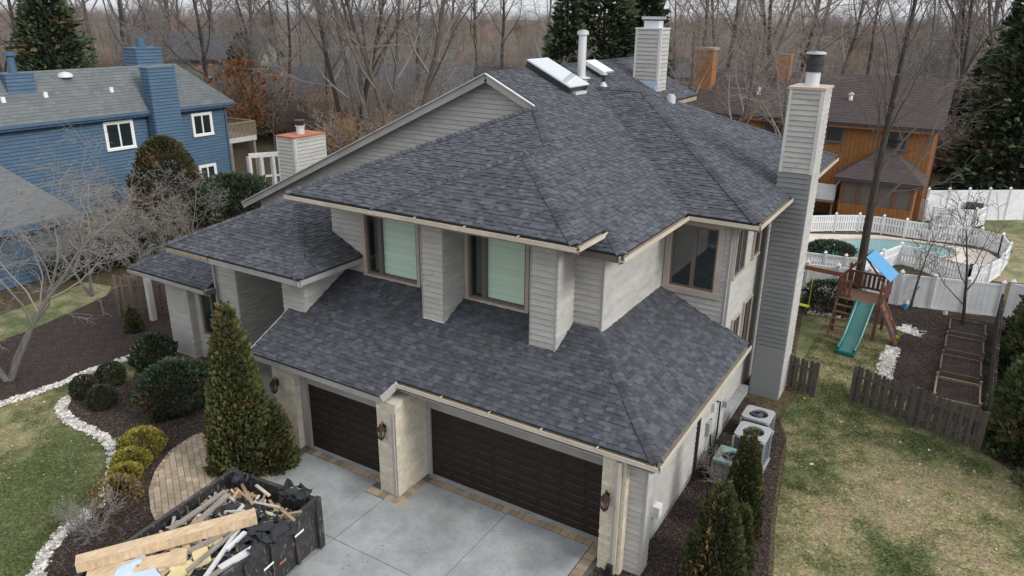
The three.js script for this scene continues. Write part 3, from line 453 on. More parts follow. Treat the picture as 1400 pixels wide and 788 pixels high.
const ch1 = chase('chimney_chase', 'tall chimney chase with slate grey siding below the eave and paler siding above', 5.98, 6.9, -9.3, -10.5, 0, 7.35, 9.72, M.sidingSlate, M.siding, 31);
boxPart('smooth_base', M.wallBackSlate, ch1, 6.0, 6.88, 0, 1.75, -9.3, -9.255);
mb().box(5.93, 6.95, 9.72, 9.79, -10.55, -9.25).build('chimney_cap', M.trim, ch1);
mb().lathe(V3(6.44, 9.79, -9.9), [[0.2, 0], [0.2, 0.38], [0.2, 0.39]], 20).build('flue', M.galv, ch1); mb().lathe(V3(6.44, 10.18, -9.9), [[0.235, 0], [0.235, 0.2], [0.25, 0.2], [0.25, 0.24]], 20).build('flue_band', M.metalDark, ch1);
mb().lathe(V3(6.44, 10.42, -9.9), [[0.23, 0], [0.25, 0.02], [0.25, 0.12], [0.2, 0.14], [0.2, 0.24]], 20).build('flue_band', M.metalDark, ch1);
mb().lathe(V3(6.44, 10.62, -9.9), [[0.27, 0.04], [0.28, 0.06], [0.25, 0.1], [0.02, 0.12]], 20).build('flue_top', M.galv, ch1);
const ch2 = chase('chimney_chase', 'short white sided chimney on the back of the roof', -1.0, 0.0, -14.6, -15.5, 8.6, 9, 11.15, null, M.siding, 32);
boxPart('chimney_cap', M.galv, ch2, -1.04, 0.04, 11.15, 11.2, -15.54, -14.56); boxPart('flue_housing', M.galv, ch2, -0.78, -0.2, 11.2, 11.45, -15.3, -14.8); boxPart('flue_top', M.metal, ch2, -0.86, -0.12, 11.5, 11.6, -15.38, -14.72); boxPart('flue_screen', M.metalDark, ch2, -0.76, -0.22, 11.45, 11.5, -15.28, -14.82);
boxPart('flashing', M.blueFlash, ch2, -1.0, 0.03, 8.95, 9.25, -14.6, -14.565); boxPart('flashing', M.frameWhite, ch2, -0.05, 0.03, 8.7, 9.1, -14.62, -14.56);
{ const CZ = -7.7, a = atZ(402, 190, CZ), w = atZ(378, 190, CZ), xb = atX(444, 188, a.x); const c = chase('chimney_chase', 'sided chimney behind the gable with an orange rusty top', w.x, a.x, CZ, xb.z, 0, 5, a.y, null, M.siding, 33);
  mb().box(w.x - 0.04, a.x + 0.04, a.y, a.y + 0.06, xb.z - 0.04, CZ + 0.04).build('chimney_cap', M.rust, c); const f = V3((w.x + a.x) / 2, a.y + 0.06, (xb.z + CZ) / 2); mb().lathe(f, [[0.17, 0], [0.17, 0.3], [0.2, 0.3], [0.2, 0.34]], 16).build('flue', M.galv, c); mb().lathe(V3(f.x, f.y + 0.34, f.z), [[0.15, 0], [0.15, 0.14], [0.24, 0.15], [0.24, 0.22]], 16).build('flue_top', M.metalDark, c); }
boardPieces.sort((a, b) => (a.low ? 1 : 0) - (b.low ? 1 : 0) || b.score - a.score);
for (const p of boardPieces.slice(0, 300)) if (p.wall.parent === house) p.b.build('siding_board', p.mat, p.wall); else p.b.build('siding_board', p.mat, p.wall.parent);
for (const m of new Set(boardPieces.slice(300).map((p) => p.mat))) { const b = mb(); for (const p of boardPieces.slice(300)) if (p.mat === m) b.append(p.b); b.build('siding', m, house).userData.kind = 'stuff'; }

// ---- eaves: fascia, gutters, soffits
function eave(a, b, out, o = {}) {       // a, b at the shingle edge; out: unit outward
  const d = b.clone().sub(a).normalize(), up = V3(0, 1, 0), S2 = (p, k, y) => p.clone().addScaledVector(out, k).add(V3(0, y, 0));
  const bar = (k, y, w, h, m, n, par = house) => mb().obox(S2(a.clone().add(b).multiplyScalar(0.5), k, y), d, up, out, a.distanceTo(b), h, w).build(n, m, par);
  bar(-0.03, -0.13, 0.024, 0.19, o.fascia || M.fascia, 'fascia');
  if (o.gutter !== false) { const g = o.mat || M.gutter, q = bar(0.045, -0.145, 0.12, 0.012, g, 'gutter'); bar(0.105, -0.1, 0.012, 0.09, g, 'gutter_front', q); bar(0.098, -0.052, 0.026, 0.012, g, 'gutter_lip', q);
    const n = Math.floor(a.distanceTo(b) / 1.5); for (let k = 1; k <= n && !o.plain; k++) { const p = a.clone().lerp(b, k / (n + 1)); mb().obox(S2(p, 0.035, -0.025), d, up, out, 0.03, 0.012, 0.16).build('gutter_hanger', g, q); } }
  return a;
}
const EZ = V3(0, 0, 1), EX = V3(1, 0, 0), EXn = V3(-1, 0, 0);
eave(V3(-0.3, 3.12, 0.85), V3(6.5, 3.12, 0.85), EZ); eave(V3(6.43, 3.12, 0.9), V3(6.43, 3.12, -6.1), EX, { plain: true });
eave(V3(-5.14, 2.88, 1.35), V3(-0.43, 2.88, 1.35), EZ, { gutter: false, fascia: M.gutterGrey });
mb().beam(V3(-0.42, 2.79, 1.36), V3(-0.29, 3.03, 0.87), 0.03, 0.2).build('rake_board', M.gutterGrey, house);
mb().beam(V3(-5.15, 2.79, 1.37), V3(-5.15, 4.37, -1.9), 0.03, 0.2).build('rake_board', M.gutterGrey, house);
eave(V3(-1.94, 7.02, -0.3), V3(3.9, 7.02, -0.3), EZ); eave(V3(3.84, 7.02, -0.28), V3(3.84, 7.02, -1.9), EX, { plain: true });
eave(V3(-5.0, 7.0, -0.36), V3(-1.96, 7.0, -0.36), EZ, { plain: true });
eave(V3(2.8, 6.68, -1.2), V3(4.56, 6.68, -1.2), EZ, { gutter: false, fascia: M.frameBronze }); eave(V3(4.54, 6.68, -1.1), V3(4.54, 6.68, -5.42), EX, { plain: true });
eave(V3(4.6, 6.68, -5.52), V3(6.47, 6.68, -5.52), EZ, { plain: true }); eave(V3(6.41, 6.68, -5.46), V3(6.41, 6.68, -9.2), EX, { plain: true }); eave(V3(6.41, 6.68, -10.6), V3(6.41, 6.68, -17.2), EX, { plain: true });
eave(V3(-9.44, 5.0, 0.58), V3(-3.73, 5.0, 0.58), EZ, { gutter: false, fascia: M.gutterGrey }); eave(V3(-3.79, 5.0, 0.6), V3(-3.79, 5.0, -1.88), EX, { gutter: false, fascia: M.gutterGrey });
mb().box(-9.3, -7.5, 4.84, 4.95, 0.585, 0.60).build('fascia', M.fascia, house);
eave(V3(-13.75, 3.12, -0.72), V3(-9.5, 3.12, -0.72), EZ, { mat: M.gutterGrey, plain: true, fascia: M.gutterGrey });
mb().box(-9.6, -9.45, 2.98, 3.14, -0.95, -0.6).build('gutter_end', M.frameBronze, house);
eave(V3(0.62, 8.59, -15.0), V3(0.62, 8.59, -17.7), EX, { gutter: false });
// soffits (closed underneath)
const soff = (x0, x1, y, z0, z1) => boxPart('soffit', M.soffit, house, x0, x1, y - 0.03, y, z0, z1);
soff(-5.1, 6.35, 2.83, -0.05, 0.8); soff(-5.1, -0.46, 2.70, 0.8, 1.3); soff(5.9, 6.38, 2.86, -6.1, -0.06); soff(-4.95, 3.8, 6.86, -1.95, -0.38); soff(3.07, 4.5, 6.56, -6.0, -1.26); soff(4.0, 6.36, 6.57, -6.05, -5.56); soff(5.5, 6.36, 6.56, -17, -6.06); soff(-9.35, -3.83, 4.84, -3.9, 0.54); soff(-13.6, -9.6, 2.99, -2, -0.76); soff(0, 0.6, 8.45, -17.6, -11);
// gable rake boards
for (const [a, b] of [[V3(-13.95, 4.40, -5.98), V3(-2.2, ridgeY + 0.0, -5.98)], [V3(-2.2, ridgeY, -5.98), V3(-0.42, RY(-0.42) + 0.0, -5.98)]]) { const dn = V3(0, -0.14, 0), p = mb().beam(a.clone().add(dn), b.clone().add(dn), 0.03, 0.24).build('rake_board', M.gutterGrey, house); mb().beam(a.clone().add(V3(0, -0.015, 0.03)), b.clone().add(V3(0, -0.015, 0.03)), 0.1, 0.03).build('rake_edge', M.trimPale, p); const s = mb().beam(a.clone().add(V3(0, -0.2, -0.19)), b.clone().add(V3(0, -0.2, -0.19)), 0.36, 0.02).build('rake_soffit', M.soffit, house); }

// ---- windows
function windowUnit(O, U, w, h, o = {}) {     // O: lower left corner on the wall plane
  const V = V3(0, 1, 0), N = U.clone().cross(V); const at = (u, v, d) => O.clone().addScaledVector(U, u).addScaledVector(V, v).addScaledVector(N, d);
  const bar = (b, u0, u1, v0, v1, d0, d1) => b.obox(at((u0 + u1) / 2, (v0 + v1) / 2, (d0 + d1) / 2), U, V, N, u1 - u0, v1 - v0, d1 - d0);
  if (o.proud) O = O.clone().addScaledVector(N, 0.034); const T = o.trim ?? 0.1, b = mb(), d0 = o.proud ? -0.034 : -0.1;
  bar(b, 0, T, 0, h, d0, 0.05); bar(b, w - T, w, 0, h, d0, 0.05); bar(b, T, w - T, h - T, h, d0, 0.048); 
  const win = b.build('window', o.trimMat || M.trim, o.parent || house);
  mb(); const s = mb(); bar(s, -0.01, w + 0.01, 0, T, d0, 0.075); s.build('sill', o.trimMat || M.trim, win);
  const f = o.frame || M.frameBronze, fw = o.fw ?? 0.06, cols = o.cols || [0, 0.28, 1], iw = w - 2 * T, ih = h - 2 * T, fd = o.proud ? 0.03 : -0.01, pd = o.proud ? 0.012 : -0.04;
  for (let k = 0; k < cols.length - 1; k++) {
    const a = T + iw * cols[k], e = T + iw * cols[k + 1], fr = mb();
    bar(fr, a, a + fw, T, h - T, pd - 0.05, fd); bar(fr, e - fw, e, T, h - T, pd - 0.05, fd); bar(fr, a + fw, e - fw, T, T + fw, pd - 0.05, fd - 0.002); bar(fr, a + fw, e - fw, h - T - fw, h - T, pd - 0.05, fd - 0.002); fr.build('frame', f, win);
    const g = mb(); g.poly([at(a + fw, T + fw, pd), at(e - fw, T + fw, pd), at(e - fw, h - T - fw, pd), at(a + fw, h - T - fw, pd)]); g.build('pane', o.glass || M.glassDark, win);
    if (o.blind && k === (o.blindCol ?? 1)) { const q = mb(), n = Math.round((ih - 2 * fw) / 0.045), rr = rng(Math.round(O.x * 100) + 900); for (let j = 0; j < n; j++) { q.color(mono(0.9 + 0.14 * rr())); const tl = -0.18 + 0.14 * (rr() - 0.5); const y = T + fw + (j + 0.5) * (ih - 2 * fw) / n; q.obox(at((a + e) / 2, y, pd - 0.09), U, V.clone().addScaledVector(N, tl).normalize(), N.clone().addScaledVector(V, -tl).normalize(), e - a - 0.1, 0.045, 0.003); } q.build('blind', o.blindMat || M.blind, win); }
    if (o.blind && k === 0) { const q = mb(); bar(q, a + 0.02, e + 0.1, T, h - T, pd - 0.3, pd - 0.29); q.build('curtain', M.curtain, win); }
  }
  if (o.room) { const r = mb(), A = (u, v, d) => at(u, v, d), e = 0.25, D = -1.3; const q = (...p) => r.poly(p); q(A(-e, 0, D), A(w + e, 0, D), A(w + e, h, D), A(-e, h, D)); q(A(-e, 0, -0.11), A(-e, 0, D), A(-e, h, D), A(-e, h, -0.11)); q(A(w + e, 0, D), A(w + e, 0, -0.11), A(w + e, h, -0.11), A(w + e, h, D)); q(A(-e, h, D), A(w + e, h, D), A(w + e, h, -0.11), A(-e, h, -0.11)); q(A(-e, 0.02, -0.11), A(w + e, 0.02, -0.11), A(w + e, 0.02, D), A(-e, 0.02, D)); r.build('room_beyond', M.room, win); }
  return win;
}
windowUnit(V3(W1[0], 4.40, WZ), UX, W1[1] - W1[0], 2.22, { glass: M.glassGreen, blind: true, room: true, cols: [0, 0.27, 1] });
windowUnit(V3(W2[0], 4.40, WZ), UX, W2[1] - W2[0], 2.22, { glass: M.glassGreen, blind: true, room: true, cols: [0, 0.27, 1] });
windowUnit(V3(CW[0] - 0.08, CW[2] - 0.1, -6.0), UX, CW[1] - CW[0] + 0.2, CW[3] - CW[2] + 0.2, { glass: M.glassDark, cols: [0, 0.5, 1], trim: 0.17 });
// side wall windows (slit views)
const sideWin = (z0, z1, y0, y1, cols) => windowUnit(V3(5.665, y0, z0), UZ, z0 - z1, y1 - y0, { proud: true, cols, trim: 0.06, trimMat: M.trim, fw: 0.05 });
sideWin(-6.35, -7.55, 4.75, 6.2, [0, 0.5, 1]); sideWin(-8.45, -9.2, 4.8, 6.2, [0, 1]); sideWin(-7.0, -7.8, 2.3, 3.35, [0, 0.5, 1]); sideWin(-8.2, -9.15, 1.3, 3.5, [0, 0.5, 1]);
// bay window by the porch
windowUnit(V3(-11.1, 0.9, -1.45), UX, 1.35, 2.2, { glass: M.glassDark, cols: [0, 0.45, 1], trim: 0.07 });

// ---- garage: doors, header, piers of pale brick
function garageDoor(x0, x1, z, label, n) {
  const d = mb().box(x0, x1, 0.04, 2.05, z - 0.09, z - 0.05).build('garage_door', M.doorBrown, house); d.userData.label = label; const r = rng(Math.round(x1 * 100));
  for (let k = 0; k < 4; k++) { const y0 = 0.04 + k * 0.5025, s = mb().box(x0 + 0.004, x1 - 0.004, y0 + 0.004, y0 + 0.4985, z - 0.05, z - 0.012).build('door_section', M.doorBrown, d);
    for (let j = 0; j < n; j++) { const w = (x1 - x0) / n, a = x0 + j * w + 0.05, b = x0 + (j + 1) * w - 0.05; for (const [e, f] of [[y0 + 0.05, y0 + 0.235], [y0 + 0.27, y0 + 0.455]]) mb().hexa([V3(a, e, z - 0.012), V3(b, e, z - 0.012), V3(b, f, z - 0.012), V3(a, f, z - 0.012)], [V3(a + 0.03, e + 0.03, z + 0.008), V3(b - 0.03, e + 0.03, z + 0.008), V3(b - 0.03, f - 0.03, z + 0.008), V3(a + 0.03, f - 0.03, z + 0.008)]).build('door_panel', M.doorBrown, d); } }
}
garageDoor(0.02, 5.2, 0, 'wide dark brown sectional garage door', 8); garageDoor(-3.66, -0.9, 0.72, 'narrow dark brown sectional garage door', 4);
boxPart('header', M.header, house, -0.12, 5.27, 2.06, 2.84, -0.06, 0.03); boxPart('header', M.header, house, -3.68, -0.7, 2.06, 2.72, 0.6, 0.76);
boxPart('header_face', M.header, house, -0.1, 5.25, 2.3, 2.86, 0.031, 0.06);
boxPart('door_jamb', M.header, house, -0.1, 0.02, 0.03, 2.06, -0.08, 0.04); boxPart('door_jamb', M.header, house, -3.9, -3.66, 0.03, 2.72, 0.6, 0.8); boxPart('threshold', M.concrete, house, 0.0, 5.25, 0.0, 0.05, -0.1, 0.12); boxPart('threshold', M.concrete, house, -3.7, -0.75, 0, 0.05, 0.6, 0.82);
boxPart('wall', M.wallBack, house, -4.3, 5.9, 0.0, 2.8, -6, -5.9);
lapWall(V3(-4.6, 0, 0), UZr, [rect(-5.9, 0.4, 0, 2.8)], M.siding, M.wallBack, { seed: 41, low: true });
const brickPieces = [], brickCol = (r) => { const k = 0.9 + 0.18 * r(), t = r(); return [lerp(0.69, 0.64, t) * k, lerp(0.63, 0.56, t) * k, lerp(0.51, 0.43, t) * k]; };
function pier(x0, x1, z0, z1, yt) {
  const p = mb().box(x0 + 0.012, x1 - 0.012, 0, yt, z0, z1 - 0.012).build('brick_pier', M.mortar, house), o = { h: 0.115, tab: [0.2, 0.26], tb: 0.014, tt: 0.012, gap: 0.006, color: brickCol, allSides: true, min: 0.001 };
  for (const q of courses(V3(0, 0, z1 - 0.012), UX, V3(0, 1, 0), [rect(x0, x1, 0, yt)], { ...o, seed: 3 })) q.b.build('brick', M.brick, p);
  for (const q of courses(V3(x1 - 0.012, 0, 0), UZ, V3(0, 1, 0), [rect(-z1 + 0.012, -z0, 0, yt)], { ...o, seed: 5 })) q.b.build('brick', M.brick, p);
}
pier(-0.71, -0.11, -0.05, 1.24, 2.68); pier(5.26, 5.8, -0.05, 0.85, 2.98); pier(-4.75, -3.9, 0.3, 0.98, 2.68);
for (const [x, z, b, t, m] of [[-0.16, 1.27, 0.05, 2.45, M.gutterGrey], [5.62, 0.88, 0.05, 2.9, M.gutterGrey], [5.68, 0.885, 0.05, 2.9, M.gutter]]) boxPart('downspout', m, house, x - 0.035, x + 0.035, b, t, z, z + 0.05);
boxPart('downspout_foot', M.black, house, 5.55, 5.68, 0.02, 0.3, 0.94, 1.05);
for (const [x, z, y] of [[-9.52, -1.04, 3.0], [5.72, -6.0, 3.6]]) boxPart('downspout', M.gutterGrey, house, x, x + 0.07, y > 3.1 ? 3.5 : 0.1, y > 3.1 ? 6.5 : 4.7, z, z + 0.06);
function lantern(p, s = 1) {
  const L = mb().box(p.x - 0.05 * s, p.x + 0.05 * s, p.y - 0.12 * s, p.y + 0.1 * s, p.z, p.z + 0.02).build('wall_lantern', M.black, house), c = V3(p.x, p.y - 0.1 * s, p.z + 0.14 * s);
  mb().tube([V3(p.x, p.y + 0.08 * s, p.z + 0.01), V3(p.x, p.y + 0.2 * s, p.z + 0.07 * s), V3(p.x, p.y + 0.18 * s, p.z + 0.14 * s)], 0.013 * s, 6).build('arm', M.black, L);
  mb().lathe(V3(c.x, c.y + 0.1 * s, c.z), [[0.125 * s, 0], [0.12 * s, 0.02 * s], [0.06 * s, 0.1 * s], [0.02 * s, 0.17 * s]], 8).build('lamp_roof', M.copper, L);
  for (let k = 0; k < 4; k++) { const a = k * Math.PI / 2 + 0.785, q = (r, y) => V3(c.x + Math.cos(a) * r, c.y + y, c.z + Math.sin(a) * r); mb().tube([q(0.075 * s, -0.14 * s), q(0.115 * s, 0.1 * s)], 0.012 * s, 5).build('cage_bar', M.black, L); }
  mb().lathe(V3(c.x, c.y - 0.12 * s, c.z), [[0.055 * s, 0], [0.085 * s, 0.2 * s]], 6).build('lamp_glass', M.lightBulb, L); mb().lathe(V3(c.x, c.y - 0.22 * s, c.z), [[0.02 * s, 0], [0.085 * s, 0.08 * s], [0.085 * s, 0.1 * s]], 8).build('lamp_base', M.black, L);
}
lantern(V3(-0.46, 1.95, 1.255), 0.95); lantern(V3(5.42, 1.95, 0.865), 0.95); lantern(V3(-4.55, 1.95, 0.995), 0.95); lantern(V3(-7.6, 2.75, -3.77), 1.3);
// roof furniture
function onR(x, z) { return V3(x, RY(x) + 0.01, z); }
{ const U = nrm(1, -S, 0), N = nrm(S, 1, 0), Z = V3(0, 0, -1), c = onR(-1.5, -9.15).addScaledVector(N, 0.1), q = mb().obox(c, U, N, V3(0, 0, 1), 1.75, 0.22, 1.35).build('skylight', M.metalDark, house); mb().obox(c.clone().addScaledVector(N, 0.13), U, N, V3(0, 0, 1), 1.8, 0.045, 1.4).build('skylight_frame', M.galv, q); mb().obox(c.clone().addScaledVector(N, 0.155), U, N, V3(0, 0, 1), 1.66, 0.02, 1.26).build('pane', M.skylight, q); boxPart('flashing', M.galv, q, -0.7, -0.55, RY(-0.55) + 0.02, RY(-0.7) + 0.04, -9.6, -8.8); }
{ const p = onR(-1.35, -10.75); const v = mb().lathe(p, [[0.24, -0.1], [0.2, 0.04], [0.15, 0.1], [0.14, 0.2], [0.14, 1.42], [0.14, 1.44]], 16).build('vent_pipe', M.galv, house); mb().lathe(V3(p.x, p.y + 1.44, p.z), [[0.2, 0], [0.2, 0.1], [0.12, 0.15], [0.02, 0.16]], 16).build('pipe_cap', M.galv, v); mb().lathe(p, [[0.34, 0.0], [0.32, 0.03]], 12).build('flashing', M.galv, v); }
{ const p = onR(-1.55, -12.4), N = nrm(S, 1, 0), U = nrm(1, -S, 0); const v = mb().obox(p.clone().addScaledVector(N, 0.1), U, N, V3(0, 0, 1), 0.55, 0.2, 0.75).build('roof_vent', M.metalDark, house), b = mb(); for (let k = 0; k < 5; k++) { const t = k / 4 - 0.5; b.obox(p.clone().addScaledVector(N, 0.24 - t * t * 0.3), U, N, V3(0, 0, 1), 0.85 - t * t * 0.5, 0.06, 0.9 - k * 0.02); } b.build('vent_hood', M.galv, v); }
for (const [x, z] of [[-0.75, -11.3]]) { const p = onR(x, z), v = mb().lathe(p, [[0.05, 0], [0.05, 0.42]], 10).build('vent_pipe', M.black, house); mb().lathe(p, [[0.16, 0], [0.09, 0.1], [0.06, 0.16]], 10).build('flashing', M.frameWhite, v); mb().lathe(V3(p.x, p.y + 0.42, p.z), [[0.13, -0.02], [0.15, 0.0], [0.06, 0.08]], 10).build('pipe_cap', M.galv, v); }
{ const q = V3(1.75, 8.95, -11.35); mb().lathe(q, [[0.16, -0.1], [0.16, 0.12], [0.1, 0.2]], 12).build('vent_pipe', M.galv, house); }
// meters, pipes on the side wall
boxPart('meter_box', M.hvacGrey, house, 5.98, 6.1, 0.95, 1.35, -4.55, -4.3); boxPart('meter_box', M.galv, house, 5.98, 6.07, 1.5, 1.75, -4.85, -4.7); mb().tube([V3(6.03, 0.1, -4.42), V3(6.03, 0.95, -4.42)], 0.02, 6).build('conduit', M.galv, house);
mb().tube([V3(6.04, 1.35, -4.6), V3(6.06, 0.4, -4.75), V3(6.08, 0.15, -5.1), V3(6.06, 0.5, -5.35), V3(6.04, 1.5, -5.4), V3(6.0, 1.6, -5.2)], 0.025, 6).build('cable', M.black, house); boxPart('downspout', M.metalDark, house, 5.99, 6.06, 0.05, 2.85, -3.55, -3.47); boxPart('vent_hood', M.hvacGrey, house, 5.98, 6.12, 1.1, 1.3, -6.0, -5.85);
boxPart('hose_box', M.frameWhite, house, 5.98, 6.14, 0.75, 1.05, -0.75, -0.5);
// brown railing at the porch
{ const r = thing('porch_railing', 'red brown wooden railing at the porch beside the brick pier', 'railing'); const a = V3(-5.05, 0.16, 0.8), b = V3(-4.85, 0.16, -0.4); for (const y of [0.25, 0.95]) mb().beam(a.clone().setY(y), b.clone().setY(y), 0.06, 0.05).build('rail', M.playWood, r); for (let k = 0; k <= 7; k++) { const p = a.clone().lerp(b, k / 7); mb().beam(p.clone().setY(0.16), p.clone().setY(k % 7 ? 0.95 : 1.08), 0.04, 0.04).build(k % 7 ? 'baluster' : 'post', M.playWood, r); } }
// ------------------------------------------------------------------ plants
// foliage of many small folded sprays spread through a body given by radius(t, angle), t from 0 (base) to 1 (top)
function foliage(seed, n, H, radius, o) {
  const r = rng(seed), b = mb();
  for (let k = 0; k < n; k++) {
    const t = o.even ? r() : 1 - Math.sqrt(1 - r() * 0.999), a = r() * 6.2832, dep = 1 - Math.pow(r(), 2.2) * (o.depth ?? 0.45), R = radius(t, a) * dep, y = t * H;
    const lump = 1 + (o.lump ?? 0.12) * (2 * vnoise(a * (o.lf ?? 2.2) + seed, t * H * (o.lv ?? 2.5)) - 1) + (o.lump ?? 0.12) * 0.7 * (2 * vnoise(a * 5.1 + seed * 2, t * H * 5.3) - 1), p = V3(Math.cos(a) * R * lump, y, Math.sin(a) * R * lump);
    const brown = vnoise(a * 1.6 + seed * 3.1, y * 1.3 + 7) > 0.72 && r() < (o.brown ?? 0.5), stray = r() < 0.03 ? 1.08 : 1; p.x *= stray; p.z *= stray; const out = V3(Math.cos(a), o.up ?? 0.5, Math.sin(a)).normalize(), s = lerp(o.size[0], o.size[1], r());
    const d = out.clone().add(V3(r() - 0.5, (r() - 0.5) + (o.rise ?? 0.6), r() - 0.5)).normalize(), side = d.clone().cross(V3(r() - 0.5, r() - 0.5, r() - 0.5)).normalize(), nn = side.clone().cross(d);
    const c = o.colors[(r() * o.colors.length) | 0], v = (0.65 + 0.7 * r()); if (brown) b.color((c[0] + 0.075) * v, (c[1] + 0.02) * v, (c[2] + 0.012) * v); else b.color(c[0] * v, c[1] * v, c[2] * v);
    const tip = p.clone().addScaledVector(d, s), m1 = p.clone().addScaledVector(d, s * 0.45).addScaledVector(side, s * (o.wide ?? 0.32)).addScaledVector(nn, s * 0.1), m2 = p.clone().addScaledVector(d, s * 0.45).addScaledVector(side, -s * (o.wide ?? 0.32)).addScaledVector(nn, s * 0.1);
    b.poly([p, m1, tip]); b.poly([p, tip, m2]);
  }
  return b;
}
const ARB = [[0.055, 0.078, 0.018], [0.078, 0.094, 0.022], [0.11, 0.10, 0.028], [0.038, 0.055, 0.015], [0.13, 0.105, 0.038]], ARBD = [[0.05, 0.068, 0.019], [0.07, 0.082, 0.023], [0.10, 0.09, 0.03], [0.036, 0.05, 0.016]];
const HOLLY = [[0.022, 0.042, 0.018], [0.032, 0.058, 0.024], [0.046, 0.07, 0.03], [0.016, 0.03, 0.015]], BOXW = [[0.02, 0.032, 0.013], [0.03, 0.044, 0.017], [0.014, 0.022, 0.01]], GOLD = [[0.20, 0.185, 0.022], [0.15, 0.15, 0.02], [0.27, 0.22, 0.03], [0.11, 0.11, 0.02]], FIR = [[0.034, 0.062, 0.026], [0.05, 0.078, 0.032], [0.026, 0.044, 0.022], [0.068, 0.086, 0.036]];
const cone = (R, p = 0.75) => (t) => R * Math.pow(Math.max(0, 1 - t), p) * (0.82 + 0.18 * Math.min(1, t * 8));
const ball = (R, squash = 1) => (t) => R * Math.sqrt(Math.max(0, 1 - Math.pow(Math.abs(2 * t - 0.85) / 1.15, 2)));
function shrub(name, label, cat, pos, H, radius, n, o, group) { const t = thing(name, label, cat, [pos.x, 0, pos.z], 0, group); mb().tube([V3(0, 0, 0), V3(0.02, H * 0.5, 0.01), V3(0, H * 0.9, 0)], [Math.min(0.09, H * 0.02 + 0.02), 0.03, 0.008], 6).build('trunk', M.barkDark, t); const c = foliage(o.seed, n, H, radius, o).build('crown', M.leaf, t); return t; }
const heightTo = (base, px, py) => { const d = pixelRay(px, py), c = camera.position, k = Math.hypot(base.x - c.x, base.z - c.z) / Math.hypot(d.x, d.z); return c.y + d.y * k; };
// by the front porch
{ const p = G(335, 640), h = heightTo(p, 305, 408); shrub('arborvitae', 'tall pointed arborvitae before the front porch', 'tree', p, h, cone(0.92, 0.72), 11000, { seed: 1, size: [0.1, 0.2], colors: ARB, depth: 0.5, lump: 0.16, wide: 0.36, up: 0.3, rise: 0.9, lv: 1.6 });
  const q = G(375, 636); shrub('arborvitae', 'short broad arborvitae leaning on the tall one beside the brick pier', 'tree', q, 2.05, (t) => 0.62 * Math.pow(1 - t, 0.45), 4200, { seed: 2, size: [0.09, 0.17], colors: ARBD, depth: 0.5, wide: 0.36, up: 0.3, rise: 0.8 }); }
shrub('holly_bush', 'large dark glossy leaved bush beside the arborvitae and the entry', 'bush', G(243, 560), 1.6, ball(1.0), 5200, { seed: 3, even: true, size: [0.08, 0.15], colors: HOLLY, lump: 0.22, depth: 0.4, wide: 0.4 });
shrub('holly_bush', 'dark bush against the bay wall behind the large glossy bush', 'bush', G(212, 503), 1.2, ball(0.68), 2600, { seed: 4, even: true, size: [0.08, 0.14], colors: HOLLY, lump: 0.25, wide: 0.4 });
for (const [x, y, r, lab] of [[117, 542, 0.40, 'round clipped dark shrub beside the edging stones'], [154, 525, 0.43, 'round clipped dark shrub closest to the house of the three'], [141, 557, 0.41, 'round clipped dark shrub standing deepest in the mulch bed']]) shrub('round_shrub', lab, 'shrub', G(x, y), r * 1.75, ball(r), 2600, { seed: x, even: true, size: [0.04, 0.08], colors: BOXW, lump: 0.08, depth: 0.25, wide: 0.42 }, 'round clipped shrubs');
for (const [x, y, r, lab, s] of [[196, 622, 0.60, 'largest golden green mounded shrub of the row', 1], [180, 642, 0.46, 'golden green shrub second in the row along the stones', 1], [173, 660, 0.40, 'smallest golden green shrub in the row', 1], [160, 692, 0.60, 'half bare golden shrub with brown twigs at the end of the row', 0.45]]) { const c = s < 1 ? [[0.19, 0.15, 0.035], [0.16, 0.11, 0.05], [0.13, 0.09, 0.05]] : GOLD; const t = shrub('golden_shrub', lab, 'shrub', G(x, y), r * 1.25, ball(r), Math.round(2600 * s), { seed: x + 1, even: true, size: [0.05, 0.1], colors: c, lump: 0.12, depth: 0.3, wide: 0.35 }, 'golden shrubs along the stones'); }
shrub('small_conifer', 'knee high dark conifer alone in the mulch bed', 'shrub', G(184, 452), 1.0, cone(0.35, 0.6), 1200, { seed: 9, size: [0.07, 0.13], colors: ARBD });
